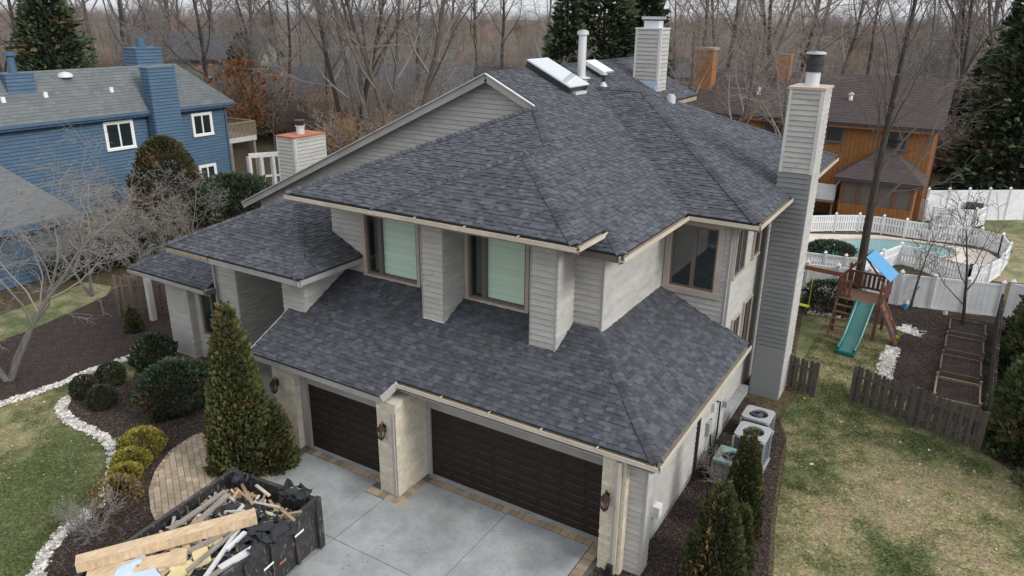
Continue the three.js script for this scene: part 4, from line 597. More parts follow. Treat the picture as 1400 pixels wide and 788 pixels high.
// by the side wall
{ const p = G(1009, 728), q = G(972, 806), s = G(1003, 790);
  shrub('arborvitae', 'tallest narrow arborvitae by the cooling units', 'tree', p, heightTo(p, 1025, 585), cone(0.50, 0.6), 6500, { seed: 21, size: [0.08, 0.15], colors: ARBD, depth: 0.45, wide: 0.36, up: 0.3, rise: 1, lump: 0.14 });
  shrub('arborvitae', 'broad arborvitae at the corner of the side bed', 'tree', q, heightTo(q, 988, 655), cone(0.70, 0.66), 8000, { seed: 22, size: [0.08, 0.15], colors: ARBD, depth: 0.45, wide: 0.36, up: 0.3, rise: 1, lump: 0.14 });
  shrub('arborvitae', 'slim arborvitae squeezed between two larger ones', 'tree', s, heightTo(s, 1012, 688), cone(0.36, 0.5), 3600, { seed: 23, size: [0.08, 0.14], colors: ARBD, depth: 0.45, wide: 0.36, up: 0.3, rise: 1 }); }
// hedge of tall evergreens by the beds, pines beyond
[[13.9, -10.2, 4.1, 1.35], [14.6, -13.2, 4.4, 1.4], [14.3, -16.2, 4.0, 1.3], [15.2, -8.0, 4.6, 1.5], [14.6, -19.0, 3.6, 1.3]].forEach(([x, z, h, r], k) => shrub('hedge_evergreen', ['dense green evergreen where the picket fence ends', 'dense green evergreen beside the nearest raised bed', 'dense green evergreen beside the middle raised beds', 'broad evergreen spreading over the lawn edge', 'evergreen nearest the white fence corner'][k], 'tree', V3(x, 0, z), h, (t) => r * Math.pow(1 - t, 0.5), 9000, { seed: 40 + k, size: [0.14, 0.26], colors: [[0.055, 0.088, 0.03], [0.075, 0.105, 0.034], [0.04, 0.066, 0.024], [0.10, 0.12, 0.045]], lump: 0.25, depth: 0.5, wide: 0.3 }, 'evergreens along the yard edge'));
function fir(name, label, pos, H, R, seed, o = {}) {
  const t = thing(name, label, 'tree', [pos.x, 0, pos.z], 0, o.group), r = rng(seed), b = mb(), w = mb(); mb().tube([V3(0, 0, 0), V3(0, H * 0.98, 0)], [R * 0.07, 0.02], 7).build('trunk', M.barkDark, t);
  const n = Math.round(H * (o.dens || 9));
  for (let k = 0; k < n; k++) { const tt = 0.05 + 0.93 * k / n, a = k * 2.4 + r(), L = R * Math.pow(1 - tt, o.pow || 0.8) * (0.75 + 0.5 * r()), y = H * tt, e = V3(Math.cos(a) * L, y - L * (o.droop ?? 0.12) + 0.1, Math.sin(a) * L), s = V3(0, y, 0); w.tube([s, e], [0.03, 0.008], 3);
    const m = Math.max(4, Math.round(L * (o.tuft || 22))); for (let j = 0; j < m; j++) { const u = Math.pow((j + r()) / m, 0.7), p = s.clone().lerp(e, u), sz = (o.size || 0.5) * (0.6 + 0.6 * r()), d = V3(Math.cos(a) + (r() - 0.5) * 1.8, (r() - 0.5) * 0.7 + 0.1, Math.sin(a) + (r() - 0.5) * 1.8).normalize(), sd = d.clone().cross(V3(r() - 0.5, r() * 1.2, r() - 0.5)).normalize(), c = FIR[(r() * 4) | 0], v = 0.6 + 0.7 * r(); b.color(c[0] * v, c[1] * v, c[2] * v); const q = p.clone().addScaledVector(d, sz), m1 = p.clone().addScaledVector(d, sz * 0.4).addScaledVector(sd, sz * 0.28), m2 = p.clone().addScaledVector(d, sz * 0.4).addScaledVector(sd, -sz * 0.28); m2.y -= sz * 0.1; m1.y -= sz * 0.1; b.poly([p, m1, q]); b.poly([p, q, m2]); } }
  w.build('limbs', M.barkDark, t); b.append(foliage(seed + 5, o.fill || 5200, H * 0.98, (tt) => R * 0.86 * Math.pow(1 - tt, o.pow || 0.8), { even: !!o.pow, size: [0.35, 0.75], colors: FIR, lump: 0.4, depth: 0.6, wide: 0.26, lf: 3.5, lv: 1.1, up: 0.1, rise: 0.25 })); b.build('crown', M.leaf, t); return t;
}
fir('evergreen_tree', 'dense evergreen with a rounded flank left of the flue pipe', far(775, 60), 14.4, 3.2, 51); fir('evergreen_tree', 'broad dense evergreen between the flue pipe and the chimney', far(825, 62), 17.6, 4.2, 52, { pow: 0.6 }); fir('evergreen_tree', 'evergreen rising behind the roof chimney', far(882, 64), 17.2, 2.8, 53, { pow: 0.7 });
fir('evergreen_tree', 'pointed evergreen behind the blue house', far(70, 72), 15.0, 4.4, 54, { pow: 0.7 });
fir('evergreen_tree', 'dark pine mass beyond the white fence corner', far(1424, 60), 16, 3.9, 55, { pow: 0.55, size: 0.6 }); fir('evergreen_tree', 'low dark pine shading the road end', far(1372, 72), 9.5, 2.8, 56, { pow: 0.5, size: 0.6 });
fir('evergreen_tree', 'small yellowish evergreen in the wood behind the gable', far(330, 86), 10, 3, 57);
// shrubs by the blue house
shrub('clipped_yew', 'tall domed brownish green yew against the blue house', 'bush', G(236, 305), 4.9, (t) => 1.85 * Math.pow(Math.max(0, 1 - Math.pow(t, 2.6)), 0.5) * (0.8 + 0.2 * Math.min(1, t * 3)), 8000, { seed: 61, even: true, size: [0.14, 0.26], colors: [[0.06, 0.05, 0.016], [0.045, 0.045, 0.016], [0.075, 0.058, 0.02], [0.03, 0.034, 0.014]], lump: 0.12 });
shrub('laurel_bush', 'dark green spreading bush below the blue house window', 'bush', G(322, 300), 2.6, ball(2.2), 6000, { seed: 62, even: true, size: [0.16, 0.3], colors: HOLLY, lump: 0.3 });
shrub('laurel_bush', 'bright green low bush behind the entry roof', 'bush', G(212, 343), 1.3, ball(1.3), 2600, { seed: 63, even: true, size: [0.14, 0.26], colors: [[0.06, 0.09, 0.02], [0.045, 0.07, 0.018], [0.09, 0.11, 0.03]], lump: 0.3 });
shrub('round_shrub', 'clipped dark green mound inside the pool fence', 'shrub', G(1136, 348), 0.62, ball(1.15), 2200, { seed: 64, even: true, size: [0.1, 0.18], colors: HOLLY, lump: 0.08 });
shrub('laurel_bush', 'low dark bush below the swing beam', 'bush', G(1130, 424), 1.2, ball(1.1), 1800, { seed: 65, even: true, size: [0.1, 0.18], colors: HOLLY, lump: 0.3 });

// ------------------------------------------------------------------ bare trees
function bareTree(seed, H, o = {}) {
  const r = rng(seed), trunk = mb(), limbs = mb(), rad0 = o.rad || H * 0.016, kids = o.kids || [11, 6, 6, 4], thin = o.thin || 0.009;
  const grow = (p, d, L, rad, lev) => {
    const n = [8, 5, 4, 3, 2][lev], sides = [8, 6, 4, 3, 3][lev], pts = [p.clone()], rs = [rad], dirs = [d.clone()]; let q = p.clone(), v = d.clone();
    for (let k = 1; k <= n; k++) { const w = [0.10 * (o.straight || 1), 0.26, 0.34, 0.4, 0.35][lev] * (o.wig || 1); v = v.clone().add(V3((r() - 0.5) * w * 2, (r() - 0.5) * w + [0.05, o.rise ?? 0.14, o.rise2 ?? 0.08, 0.05, o.rise4 ?? 0][lev], (r() - 0.5) * w * 2)).normalize(); q = q.clone().addScaledVector(v, L / n); pts.push(q); dirs.push(v); rs.push(Math.max(thin * 0.6, lerp(rad, rad * (lev === 0 ? 0.28 : 0.22), k / n))); }
    if (lev === 0) { const base = rs[0]; rs[0] = base * 1.35; } if (o.root && lev === 0) pts[0].y -= 0.1;
    (lev === 0 ? trunk : limbs).tube(pts, rs, sides);
    if (lev >= (o.levels || 4)) return;
    const m = kids[lev], t0 = lev === 0 ? (o.bare ?? 0.3) : 0.2;
    for (let k = 0; k < m; k++) {
      const t = lerp(t0, 1, Math.pow((k + r()) / m, 0.9)), f = t * n, i = Math.min(n - 1, f | 0), pp = pts[i].clone().lerp(pts[i + 1], f - i), dd = dirs[i + 1], az = k * 2.4 + r() * 1.5, x = V3(Math.cos(az), 0.001, Math.sin(az)); x.addScaledVector(dd, -x.dot(dd)).normalize();
      const ang = lerp(o.angle?.[0] ?? 0.5, o.angle?.[1] ?? 1.05, r()) * (lev === 0 ? lerp(1.15, 0.6, t) : 1), cd = dd.clone().multiplyScalar(Math.cos(ang)).addScaledVector(x, Math.sin(ang)).normalize(), rr = lerp(rs[i], rs[i + 1], f - i);
      grow(pp, cd, L * (lev === 0 ? (o.reach || 0.46) : 0.52) * lerp(1.15, 0.62, (t - t0) / (1 - t0)) * (0.75 + 0.5 * r()), Math.max(thin, rr * (lev === 0 ? (o.slim || 0.55) : 0.5)), lev + 1);
    }
  };
  const stems = o.stems || 1; for (let s = 0; s < stems; s++) { const a = s * 6.283 / stems + r(), sp = stems > 1 ? (o.fork ?? 0.22) : 0.03; grow(V3(stems > 1 ? Math.cos(a) * rad0 * 0.6 : 0, 0, stems > 1 ? Math.sin(a) * rad0 * 0.6 : 0), V3(Math.cos(a) * sp * (o.straight || 1), 1, Math.sin(a) * sp * (o.straight || 1)).normalize(), H * (s ? 0.85 + 0.2 * r() : 1) * 0.92, rad0 * (stems > 1 ? 0.75 : 1), 0); }
  return { trunk: trunk.geometry(), limbs: limbs.geometry() };
}
function putTree(kind, name, label, pos, scale = 1, turn = 0, group, bark = M.bark, twig = M.twig) { const t = thing(name, label, 'tree', [pos.x, 0, pos.z], turn, group); t.scale.setScalar(scale); for (const [n, g, m] of [['trunk', kind.trunk, bark], ['crown', kind.limbs, twig]]) { const o = place(new THREE.Mesh(g, m)); o.name = n; t.add(o); } return t; }
const kinds = [bareTree(101, 20, { thin: 0.012 }), bareTree(102, 22, { stems: 2, thin: 0.012 }), bareTree(103, 19, { bare: 0.45, reach: 0.36, thin: 0.012 }), bareTree(104, 21, { stems: 3, fork: 0.3, thin: 0.012 }), bareTree(105, 17, { reach: 0.52, thin: 0.012 }), bareTree(106, 23, { bare: 0.4, reach: 0.38, thin: 0.013 })];
// trees one can tell apart: [column in the photo, distance, kind, scale, label]
const woods = [[8, 78, 0, 1.0], [28, 92, 2, 1.0], [108, 96, 5, 0.95], [133, 84, 0, 0.95], [168, 98, 2, 1.05], [200, 80, 1, 0.95], [226, 104, 3, 0.9], [272, 82, 4, 1.0], [300, 100, 0, 1.0], [348, 96, 5, 0.95], [372, 78, 3, 0.85], [408, 92, 2, 1.0], [440, 72, 0, 0.85], [478, 58, 1, 0.9], [505, 55, 3, 0.85], [540, 52, 1, 0.95], [572, 72, 4, 0.95], [610, 90, 0, 0.9], [650, 96, 5, 0.9], [690, 88, 2, 0.95], [735, 104, 0, 0.9], [930, 96, 4, 0.9], [958, 60, 2, 0.85], [990, 78, 0, 0.95], [1022, 66, 1, 0.9], [1075, 74, 3, 1.05], [1110, 90, 5, 0.95], [1150, 96, 0, 0.95], [1190, 104, 2, 0.95], [1262, 92, 4, 0.9], [1300, 84, 0, 1.0], [1330, 70, 3, 0.9], [1365, 96, 5, 1.0], [1395, 82, 1, 1.0]];
const treeWords = { 0: 'single stemmed bare tree with even spreading limbs', 1: 'two stemmed bare tree', 2: 'slender bare tree with a high crown', 3: 'three stemmed bare tree', 4: 'low broad bare tree', 5: 'tall straight bare tree' };
const treeSpots = ['behind the blue flue chimney', 'deep behind the blue flue chimney', 'just past the pointed evergreen', 'behind the middle of the blue roof', 'far behind the blue ridge', 'beside the blue ridge chimney', 'before the white walled house', 'before the pale grey roofed house', 'beside the pale grey roofed house', 'above the copper leaved tree', 'over the blue house balcony', 'deep behind the rusty chimney', 'over the rusty capped chimney', 'close behind the long gable rake', 'with widely forked stems over the gable rake', 'rising over the upper gable rake', 'before the dark roof in the brush', 'above the gable peak', 'deep behind the gable peak', 'behind the skylight', 'left of the dense evergreens', 'behind the roof chimney', 'behind the cedar chimney', 'over the brown roof ridge', 'beside the small cedar chimney', 'behind the tall flue top', 'deep behind the tall flue', 'far beyond the brown roof', 'behind the brown roof gable end', 'before the tan house', 'beside the tan house', 'between the road and the low pine', 'deep behind the low pine', 'beyond the tall pine'];
woods.forEach(([px, d, k, s], i) => putTree(kinds[k], 'bare_tree', treeWords[k] + ' ' + treeSpots[i], far(px, d), s, i * 1.7, 'bare trees of the wood', [M.bark, M.barkDark, M.barkGrey][i % 3], [M.twig, M.twigDark, M.twigPale][i % 3]));
// the far wood as one mass
function wood(name, label, kind, n, d0, d1, a0, a1, seed, s0, s1, bark, twig) {
  for (const [part, g, m] of [['trunks', kind.trunk, bark], ['branches', kind.limbs, twig]]) { const r = rng(seed); const im = new THREE.InstancedMesh(g, m, n), o = new THREE.Object3D(); for (let k = 0; k < n; k++) { const px = lerp(a0, a1, r()), d = lerp(d0, d1, Math.sqrt(r())), p = far(px, d), s = lerp(s0, s1, r()); o.position.set(p.x, (d > 235 ? Math.min(3, (d - 235) * 0.02) : 0), p.z); o.rotation.y = r() * 6.3; o.scale.set(s, s * (0.85 + 0.3 * r()), s); o.updateMatrix(); im.setMatrixAt(k, o.matrix); const q = 0.55 + 0.95 * r(), w = (r() - 0.5) * 0.25; im.setColorAt(k, new THREE.Color().setRGB(q * (1 + w), q, q * (1 - w))); } im.name = numbered(name + '_' + part); place(im); scene.add(im); tag(im, label + (part === 'trunks' ? ', its trunks' : ', its branches'), 'wood', null, 'stuff'); }
}
const farKinds = [bareTree(201, 19, { kids: [12, 7, 5, 3], thin: 0.022, rad: 0.24 }), bareTree(202, 18, { kids: [12, 7, 5, 3], thin: 0.022, rad: 0.2, bare: 0.42 }), bareTree(203, 20, { stems: 2, kids: [9, 7, 5, 3], thin: 0.022, rad: 0.24 })];
std('twigFar', 0.20, 0.165, 0.15, 0.95); std('twigFarRed', 0.215, 0.155, 0.145, 0.95);
wood('far_wood', 'grey brown leafless wood filling the horizon', farKinds[0], 200, 105, 330, -120, 1520, 301, 0.36, 0.56, M.bark, M.twigFar); wood('far_wood', 'reddish leafless wood mixed along the horizon', farKinds[1], 200, 100, 330, -120, 1520, 302, 0.36, 0.56, M.bark, M.twigFarRed); wood('far_wood', 'dark leafless wood along the horizon', farKinds[2], 160, 110, 340, -120, 1520, 303, 0.34, 0.54, M.barkDark, M.twigDark);
// brush on the wood floor
{ const g = bareTree(401, 2.6, { stems: 5, fork: 0.6, kids: [7, 5, 4, 0], levels: 3, thin: 0.012, rad: 0.03, bare: 0.1, reach: 0.6 }), b = mb(); const geo = g.limbs, r = rng(404), n = 2800, im = new THREE.InstancedMesh(geo, M.twig, n), o = new THREE.Object3D(), c = new THREE.Color(); let k = 0; std('brush', 1, 1, 1, 0.95); im.material = M.brush;
  while (k < n) { const px = lerp(-60, 1460, r()), d = lerp(44, 190, Math.pow(r(), 1.5)), p = far(px, d); if (p.x > -45 && p.x < -27 && p.z > -34) continue; if (p.x > -12 && p.z > -52) continue; if (p.x < -12 && p.z > -24 && p.x > -30) continue; const s = 0.7 + 1.1 * r(); o.position.copy(p); o.rotation.y = r() * 6.3; o.scale.setScalar(s); o.updateMatrix(); im.setMatrixAt(k, o.matrix); const q = r(); im.setColorAt(k, q < 0.12 ? c.setRGB(0.25, 0.15, 0.08) : q < 0.55 ? c.setRGB(0.26, 0.205, 0.165) : c.setRGB(0.17, 0.125, 0.105)); k++; }
  im.name = 'wood_brush'; place(im); scene.add(im); tag(im, 'tangled bare brush covering the floor of the wood', 'brush', null, 'stuff'); }
// nearer bare trees
const yardTree = bareTree(501, 14.5, { rad: 0.2, straight: 0.25, bare: 0.3, reach: 0.34, slim: 0.42, kids: [13, 6, 5, 4], thin: 0.009, angle: [0.4, 0.9] });
putTree(yardTree, 'bare_tree', 'leaning bare tree behind the playset by the pool fence', G(1166, 425), 1, 0.4, null, M.barkDark, M.twigDark);
const fruit = bareTree(502, 3.4, { rad: 0.06, bare: 0.25, reach: 0.62, kids: [8, 5, 4, 0], levels: 3, thin: 0.01, angle: [0.6, 1.1], rise: 0.3 });
putTree(fruit, 'bare_tree', 'small bare fruit tree before the white fence beside the playset', G(1245, 422), 0.95, 1, null, M.barkDark, M.twigDark); putTree(fruit, 'bare_tree', 'small dark bare fruit tree above the raised beds', G(1315, 452), 1.25, 2.6, null, M.barkDark, M.twigDark);
const orn = bareTree(503, 7.2, { rad: 0.125, stems: 3, fork: 0.35, bare: 0.22, reach: 0.62, kids: [7, 5, 5, 3], thin: 0.008, angle: [0.6, 1.2], rise: 0.2, rise2: -0.02, rise4: -0.25, wig: 2.1 });
putTree(orn, 'ornamental_tree', 'pale barked bare ornamental tree standing in the mulch bed', G(12, 520), 0.95, 0.5, null, M.barkGrey, M.twigPale); putTree(orn, 'ornamental_tree', 'pale drooping bare tree before the blue house wall', G(125, 405), 0.66, 2.2, null, M.barkGrey, M.twigPale);
{ const t = thing('twiggy_shrub', 'leafless grey twiggy shrub between the edging stones and the dumpster', 'shrub', G(128, 735).toArray()), g = bareTree(504, 1.0, { stems: 6, fork: 0.9, kids: [7, 5, 4, 0], levels: 3, thin: 0.006, rad: 0.02, bare: 0.1, reach: 0.6 }); for (const [n, q] of [['stems', g.trunk], ['twigs', g.limbs]]) { const o = place(new THREE.Mesh(q, M.twigPale)); o.name = n; t.add(o); } }
{ // a beech that keeps its copper leaves
  const p = far(325, 66), t = putTree(kinds[4], 'beech_tree', 'tree holding copper brown leaves behind the blue house', p, 0.62, 1, null); const b = foliage(71, 1500, 7.0, (tt) => 3.4 * Math.sqrt(Math.max(0, 1 - Math.pow(2 * tt - 0.9, 2))), { even: true, size: [0.25, 0.5], colors: [[0.26, 0.10, 0.03], [0.20, 0.075, 0.025], [0.30, 0.14, 0.05]], lump: 0.9, depth: 0.95, lf: 3, lv: 0.8 }); const o = b.build('leaves', M.leaf, t); o.position.y = 4; o.scale.setScalar(1.3); }

// thicket of saplings along the edge of the wood
{ const kd = bareTree(601, 7.5, { kids: [13, 6, 4, 3], thin: 0.012, rad: 0.06, bare: 0.12, reach: 0.42, rise: 0.25 });
  for (const [part, g, m] of [['trunks', kd.trunk, M.barkGrey], ['branches', kd.limbs, M.twigPale]]) { const r = rng(611), n = 170, im = new THREE.InstancedMesh(g, m, n), o = new THREE.Object3D(); let k = 0; while (k < n) { const px = lerp(-40, 1440, r()), d = lerp(50, 120, r()), p = far(px, d); const s = 0.6 + 0.7 * r(); if (p.x > -47 && p.x < -25 && p.z > -30) continue; if (p.x > -14 && p.x < 20 && p.z > -51) continue; if (p.z > -22) continue; o.position.copy(p); o.rotation.y = r() * 6.3; o.scale.setScalar(s); o.updateMatrix(); im.setMatrixAt(k++, o.matrix); } im.name = numbered('thicket_' + part); place(im); scene.add(im); tag(im, 'pale bare saplings crowding the edge of the wood, their ' + part, 'thicket', null, 'stuff'); } }
[[948, 47, 0.62, 2, 'slim bare tree before the cedar chimney'], [1010, 48.5, 0.6, 0, 'slim bare tree before the brown roof beside the chimney flue'], [1098, 44, 0.6, 4, 'low bare tree behind the balcony of the cedar house']].forEach(([px, d, s, k, lab], i) => putTree(kinds[k], 'bare_tree', lab, far(px, d), s, i * 2.1, 'slim trees round the cedar house'));

// tangled shrubs between the blue house and the entry bed
{ const tg = bareTree(701, 3.2, { stems: 4, fork: 0.75, kids: [7, 5, 4, 3], thin: 0.008, rad: 0.04, bare: 0.1, reach: 0.6, wig: 1.7, rise4: -0.1 });
  [[150, 372, 0.95, 'large tangled leafless shrub behind the small lawn'], [178, 352, 1.15, 'tangled leafless shrub before the clipped yew'], [196, 382, 0.85, 'tangled leafless shrub behind the brown picket fence'], [60, 388, 0.8, 'low tangled shrub at the foot of the blue wing'], [228, 352, 0.7, 'small tangled shrub beside the bright green bush'], [262, 325, 0.9, 'tangled shrub behind the entry roof']].forEach(([px, py, sc, lab], i) => { const p = G(px, py), t = thing('tangled_shrub', lab, 'shrub', [p.x, 0, p.z], i * 1.3, 'tangled shrubs by the blue house'); t.scale.setScalar(sc); for (const [n, g] of [['stems', tg.trunk], ['twigs', tg.limbs]]) { const o = place(new THREE.Mesh(g, i % 3 === 1 ? M.twig : M.twigPale)); o.name = n; t.add(o); } });
  [[150, 362, 1.1, 'dark evergreen tuft inside the tangled shrubs'], [190, 360, 1.3, 'dark green bush behind the low bay roof'], [100, 378, 0.8, 'small dark evergreen at the blue wing corner']].forEach(([px, py, r, lab], i) => shrub('laurel_bush', lab, 'bush', G(px, py), r * 1.3, ball(r), 1500, { seed: 90 + i, even: true, size: [0.12, 0.24], colors: HOLLY, lump: 0.4 })); }
// ------------------------------------------------------------------ cooling units, fences, beds, playset
function coolingUnit(label, p, w, h, m, side, round) {
  const t = thing('cooling_unit', label, 'air conditioner', [p.x, 0, p.z]); boxPart('pad', M.concrete, t, -w / 2 - 0.06, w / 2 + 0.06, 0.0, 0.06, -w / 2 - 0.06, w / 2 + 0.06); boxPart('body', side, t, -w / 2 + 0.02, w / 2 - 0.02, 0.06, h - 0.12, -w / 2 + 0.02, w / 2 - 0.02);
  const g = mb(); for (let k = 0; k < 16; k++) { const y = 0.1 + k * (h - 0.22) / 16; g.box(-w / 2, w / 2, y, y + 0.016, -w / 2, w / 2); } g.build('louvres', side, t);
  for (const sx of [-1, 1]) for (const sz of [-1, 1]) boxPart('corner_post', m, t, sx * w / 2 - 0.025, sx * w / 2 + 0.025, 0.06, h - 0.06, sz * w / 2 - 0.025, sz * w / 2 + 0.025);
  const R = w * 0.36, top = new THREE.Shape(); const c = round ? 0.14 : 0.03, a = w / 2 + 0.012; top.moveTo(-a + c, -a); top.lineTo(a - c, -a); top.quadraticCurveTo(a, -a, a, -a + c); top.lineTo(a, a - c); top.quadraticCurveTo(a, a, a - c, a); top.lineTo(-a + c, a); top.quadraticCurveTo(-a, a, -a, a - c); top.lineTo(-a, -a + c); top.quadraticCurveTo(-a, -a, -a + c, -a);
  const hole = new THREE.Path(); hole.absarc(0, 0, R, 0, Math.PI * 2, true); top.holes.push(hole); const tg = new THREE.ExtrudeGeometry(top, { depth: 0.07, bevelEnabled: true, bevelSize: 0.01, bevelThickness: 0.01, bevelSegments: 1, curveSegments: 20 }); tg.rotateX(-Math.PI / 2); tg.translate(0, h - 0.07, 0); const tm = place(new THREE.Mesh(tg, m)); tm.name = 'top_panel'; t.add(tm);
  boxPart('fan_well', M.black, t, -R, R, h - 0.10, h - 0.098, -R, R); const f = mb(); for (let k = 0; k < 4; k++) { const q = k * Math.PI / 2 + 0.4; f.obox(V3(Math.cos(q) * R * 0.5, h - 0.085, Math.sin(q) * R * 0.5), V3(Math.cos(q), 0, Math.sin(q)), V3(-Math.sin(q) * 0.3, 0.95, Math.cos(q) * 0.3).normalize(), V3(-Math.sin(q), -0.3, Math.cos(q)).normalize(), R * 0.8, 0.01, R * 0.4); } f.build('fan', M.hvacDark, t);
  const gr = mb(); for (let k = 1; k <= 4; k++) { const q = []; for (let j = 0; j <= 24; j++) q.push(V3(Math.cos(j / 24 * 6.2832) * R * k / 4, h - 0.02, Math.sin(j / 24 * 6.2832) * R * k / 4)); gr.tube(q, 0.003, 4); } gr.build('fan_guard', M.metalDark, t); return t;
}
{ const a = G(1034, 585), b = G(1040, 622), c = G(1004, 640); coolingUnit('low grey cooling unit against the chimney chase', (() => { const p = G(1037, 566, 0.72); return V3(p.x, 0, p.z); })(), 0.78, 0.72, M.hvacGrey, M.hvacDark, true); coolingUnit('tall grey cooling unit with rounded top in the middle', (() => { const p = G(1030, 590, 1.0); return V3(p.x, 0, p.z); })(), 0.82, 1.0, M.hvacGrey, M.hvacDark, true); coolingUnit('pale green square cooling unit behind the arborvitae', (() => { const p = G(1001, 624, 0.72); return V3(p.x, 0, p.z); })(), 0.78, 0.72, M.hvacGreen, M.hvacGreen, false); }
{ const t = thing('twiggy_shrub', 'leafless brown twiggy shrub beside the green cooling unit', 'shrub', [6.7, 0, -3.6]), g = bareTree(505, 0.9, { stems: 5, fork: 0.7, kids: [7, 5, 4, 0], levels: 3, thin: 0.006, rad: 0.02, bare: 0.1, reach: 0.6 }); for (const [n, q] of [['stems', g.trunk], ['twigs', g.limbs]]) { const o = place(new THREE.Mesh(q, M.twig)); o.name = n; t.add(o); } }
function picketFence(label, a, b, h, o = {}) {      // board on board fence, shadowbox
  const L = a.distanceTo(b), t = thing('picket_fence', label, 'fence', [a.x, 0, a.z], Math.atan2(-(b.z - a.z), b.x - a.x), o.group), r = rng(Math.round(L * 100)), m = o.mat || M.fenceWood, n = Math.round(L / (o.step || 0.135));
  for (const y of [0.28, h * 0.72]) boxPart('rail', m, t, 0, L, y, y + 0.085, -0.02, 0.02);
  const np = Math.max(1, Math.round(L / 2.3)); for (let k = 0; k <= np; k++) boxPart('post', m, t, L * k / np - 0.05, L * k / np + 0.05, 0, h + 0.04, -0.05, 0.05);
  for (let k = 0; k < n; k++) { const x = (k + 0.5) * L / n, w = 0.055, s = k % 2 ? 1 : -1, z = s * 0.032, hh = h + (r() - 0.5) * 0.03 + (o.arc ? o.arc * Math.pow(Math.abs(2 * ((k / n * np) % 1) - 1), 2) : 0), tilt = (r() - 0.5) * 0.02; mb().hexa([V3(x - w, 0.04, z + 0.01), V3(x + w, 0.04, z + 0.01), V3(x + w, 0.04, z - 0.01), V3(x - w, 0.04, z - 0.01)], [V3(x - w + tilt, hh - 0.04, z + 0.01), V3(x + w + tilt, hh - 0.04, z + 0.01), V3(x + w + tilt, hh - 0.04, z - 0.01), V3(x - w + tilt, hh - 0.04, z - 0.01)]).hexa([V3(x - w + tilt, hh - 0.04, z + 0.01), V3(x + w + tilt, hh - 0.04, z + 0.01), V3(x + w + tilt, hh - 0.04, z - 0.01), V3(x - w + tilt, hh - 0.04, z - 0.01)], [V3(x - w * 0.5 + tilt, hh, z + 0.01), V3(x + w * 0.5 + tilt, hh, z + 0.01), V3(x + w * 0.5 + tilt, hh, z - 0.01), V3(x - w * 0.5 + tilt, hh, z - 0.01)]).build('picket', m, t); }
  return t;
}
picketFence('weathered dark picket fence panel tied to the chimney chase', V3(7.0, 0, -10.3), G(1112, 543), 1.22); picketFence('long weathered dark picket fence across the side lawn', G(1163, 548), G(1338, 617), 1.22, { arc: 0.06 });
picketFence('old brown picket fence running beside the raised beds', V3(12.62, 0, -10.2), V3(12.95, 0, -20.6), 1.3, { step: 0.16 }); picketFence('pale brown picket fence behind the low bay', G(165, 432), G(236, 428), 1.7, { mat: M.fencePale, step: 0.15 });
{ const p = G(210, 438); const t = thing('fence_post', 'tall pale grey post in the brown picket fence behind the bay', 'post', [p.x, 0, p.z]); boxPart('shaft', M.trimPale, t, -0.1, 0.1, 0, 2.0, -0.1, 0.1); boxPart('cap', M.trimPale, t, -0.13, 0.13, 2.0, 2.06, -0.13, 0.13); }
// raised beds
[[11.82, -12.3, 1.25, 1.7, 0.42, M.deckWood, 'pale timber raised bed nearest the picket fence'], [11.85, -14.6, 1.2, 1.6, 0.36, M.fencePale, 'grey timber raised bed second from the picket fence'], [11.9, -16.7, 1.2, 1.5, 0.36, M.fencePale, 'grey timber raised bed third from the picket fence'], [11.95, -18.7, 1.2, 1.5, 0.36, M.fencePale, 'grey timber raised bed closest to the white fence']].forEach(([x, z, w, d, h, m, lab]) => { const t = thing('raised_bed', lab, 'planter', [x, 0, z], 0, 'raised garden beds'); for (const s of [-1, 1]) { for (const y of [0.02, h / 2 + 0.01]) { boxPart('board', m, t, s * w / 2 - 0.025, s * w / 2 + 0.025, y, y + h / 2 - 0.015, -d / 2, d / 2); boxPart('board', m, t, -w / 2 + 0.03, w / 2 - 0.03, y, y + h / 2 - 0.015, s * d / 2 - 0.025, s * d / 2 + 0.025); } for (const e of [-1, 1]) boxPart('post', m, t, s * w / 2 - 0.04, s * w / 2 + 0.04, 0, h + 0.12, e * d / 2 - 0.04, e * d / 2 + 0.04); } boxPart('soil', M.mulch, t, -w / 2 + 0.02, w / 2 - 0.02, 0, h - 0.1, -d / 2 + 0.02, d / 2 - 0.02); });
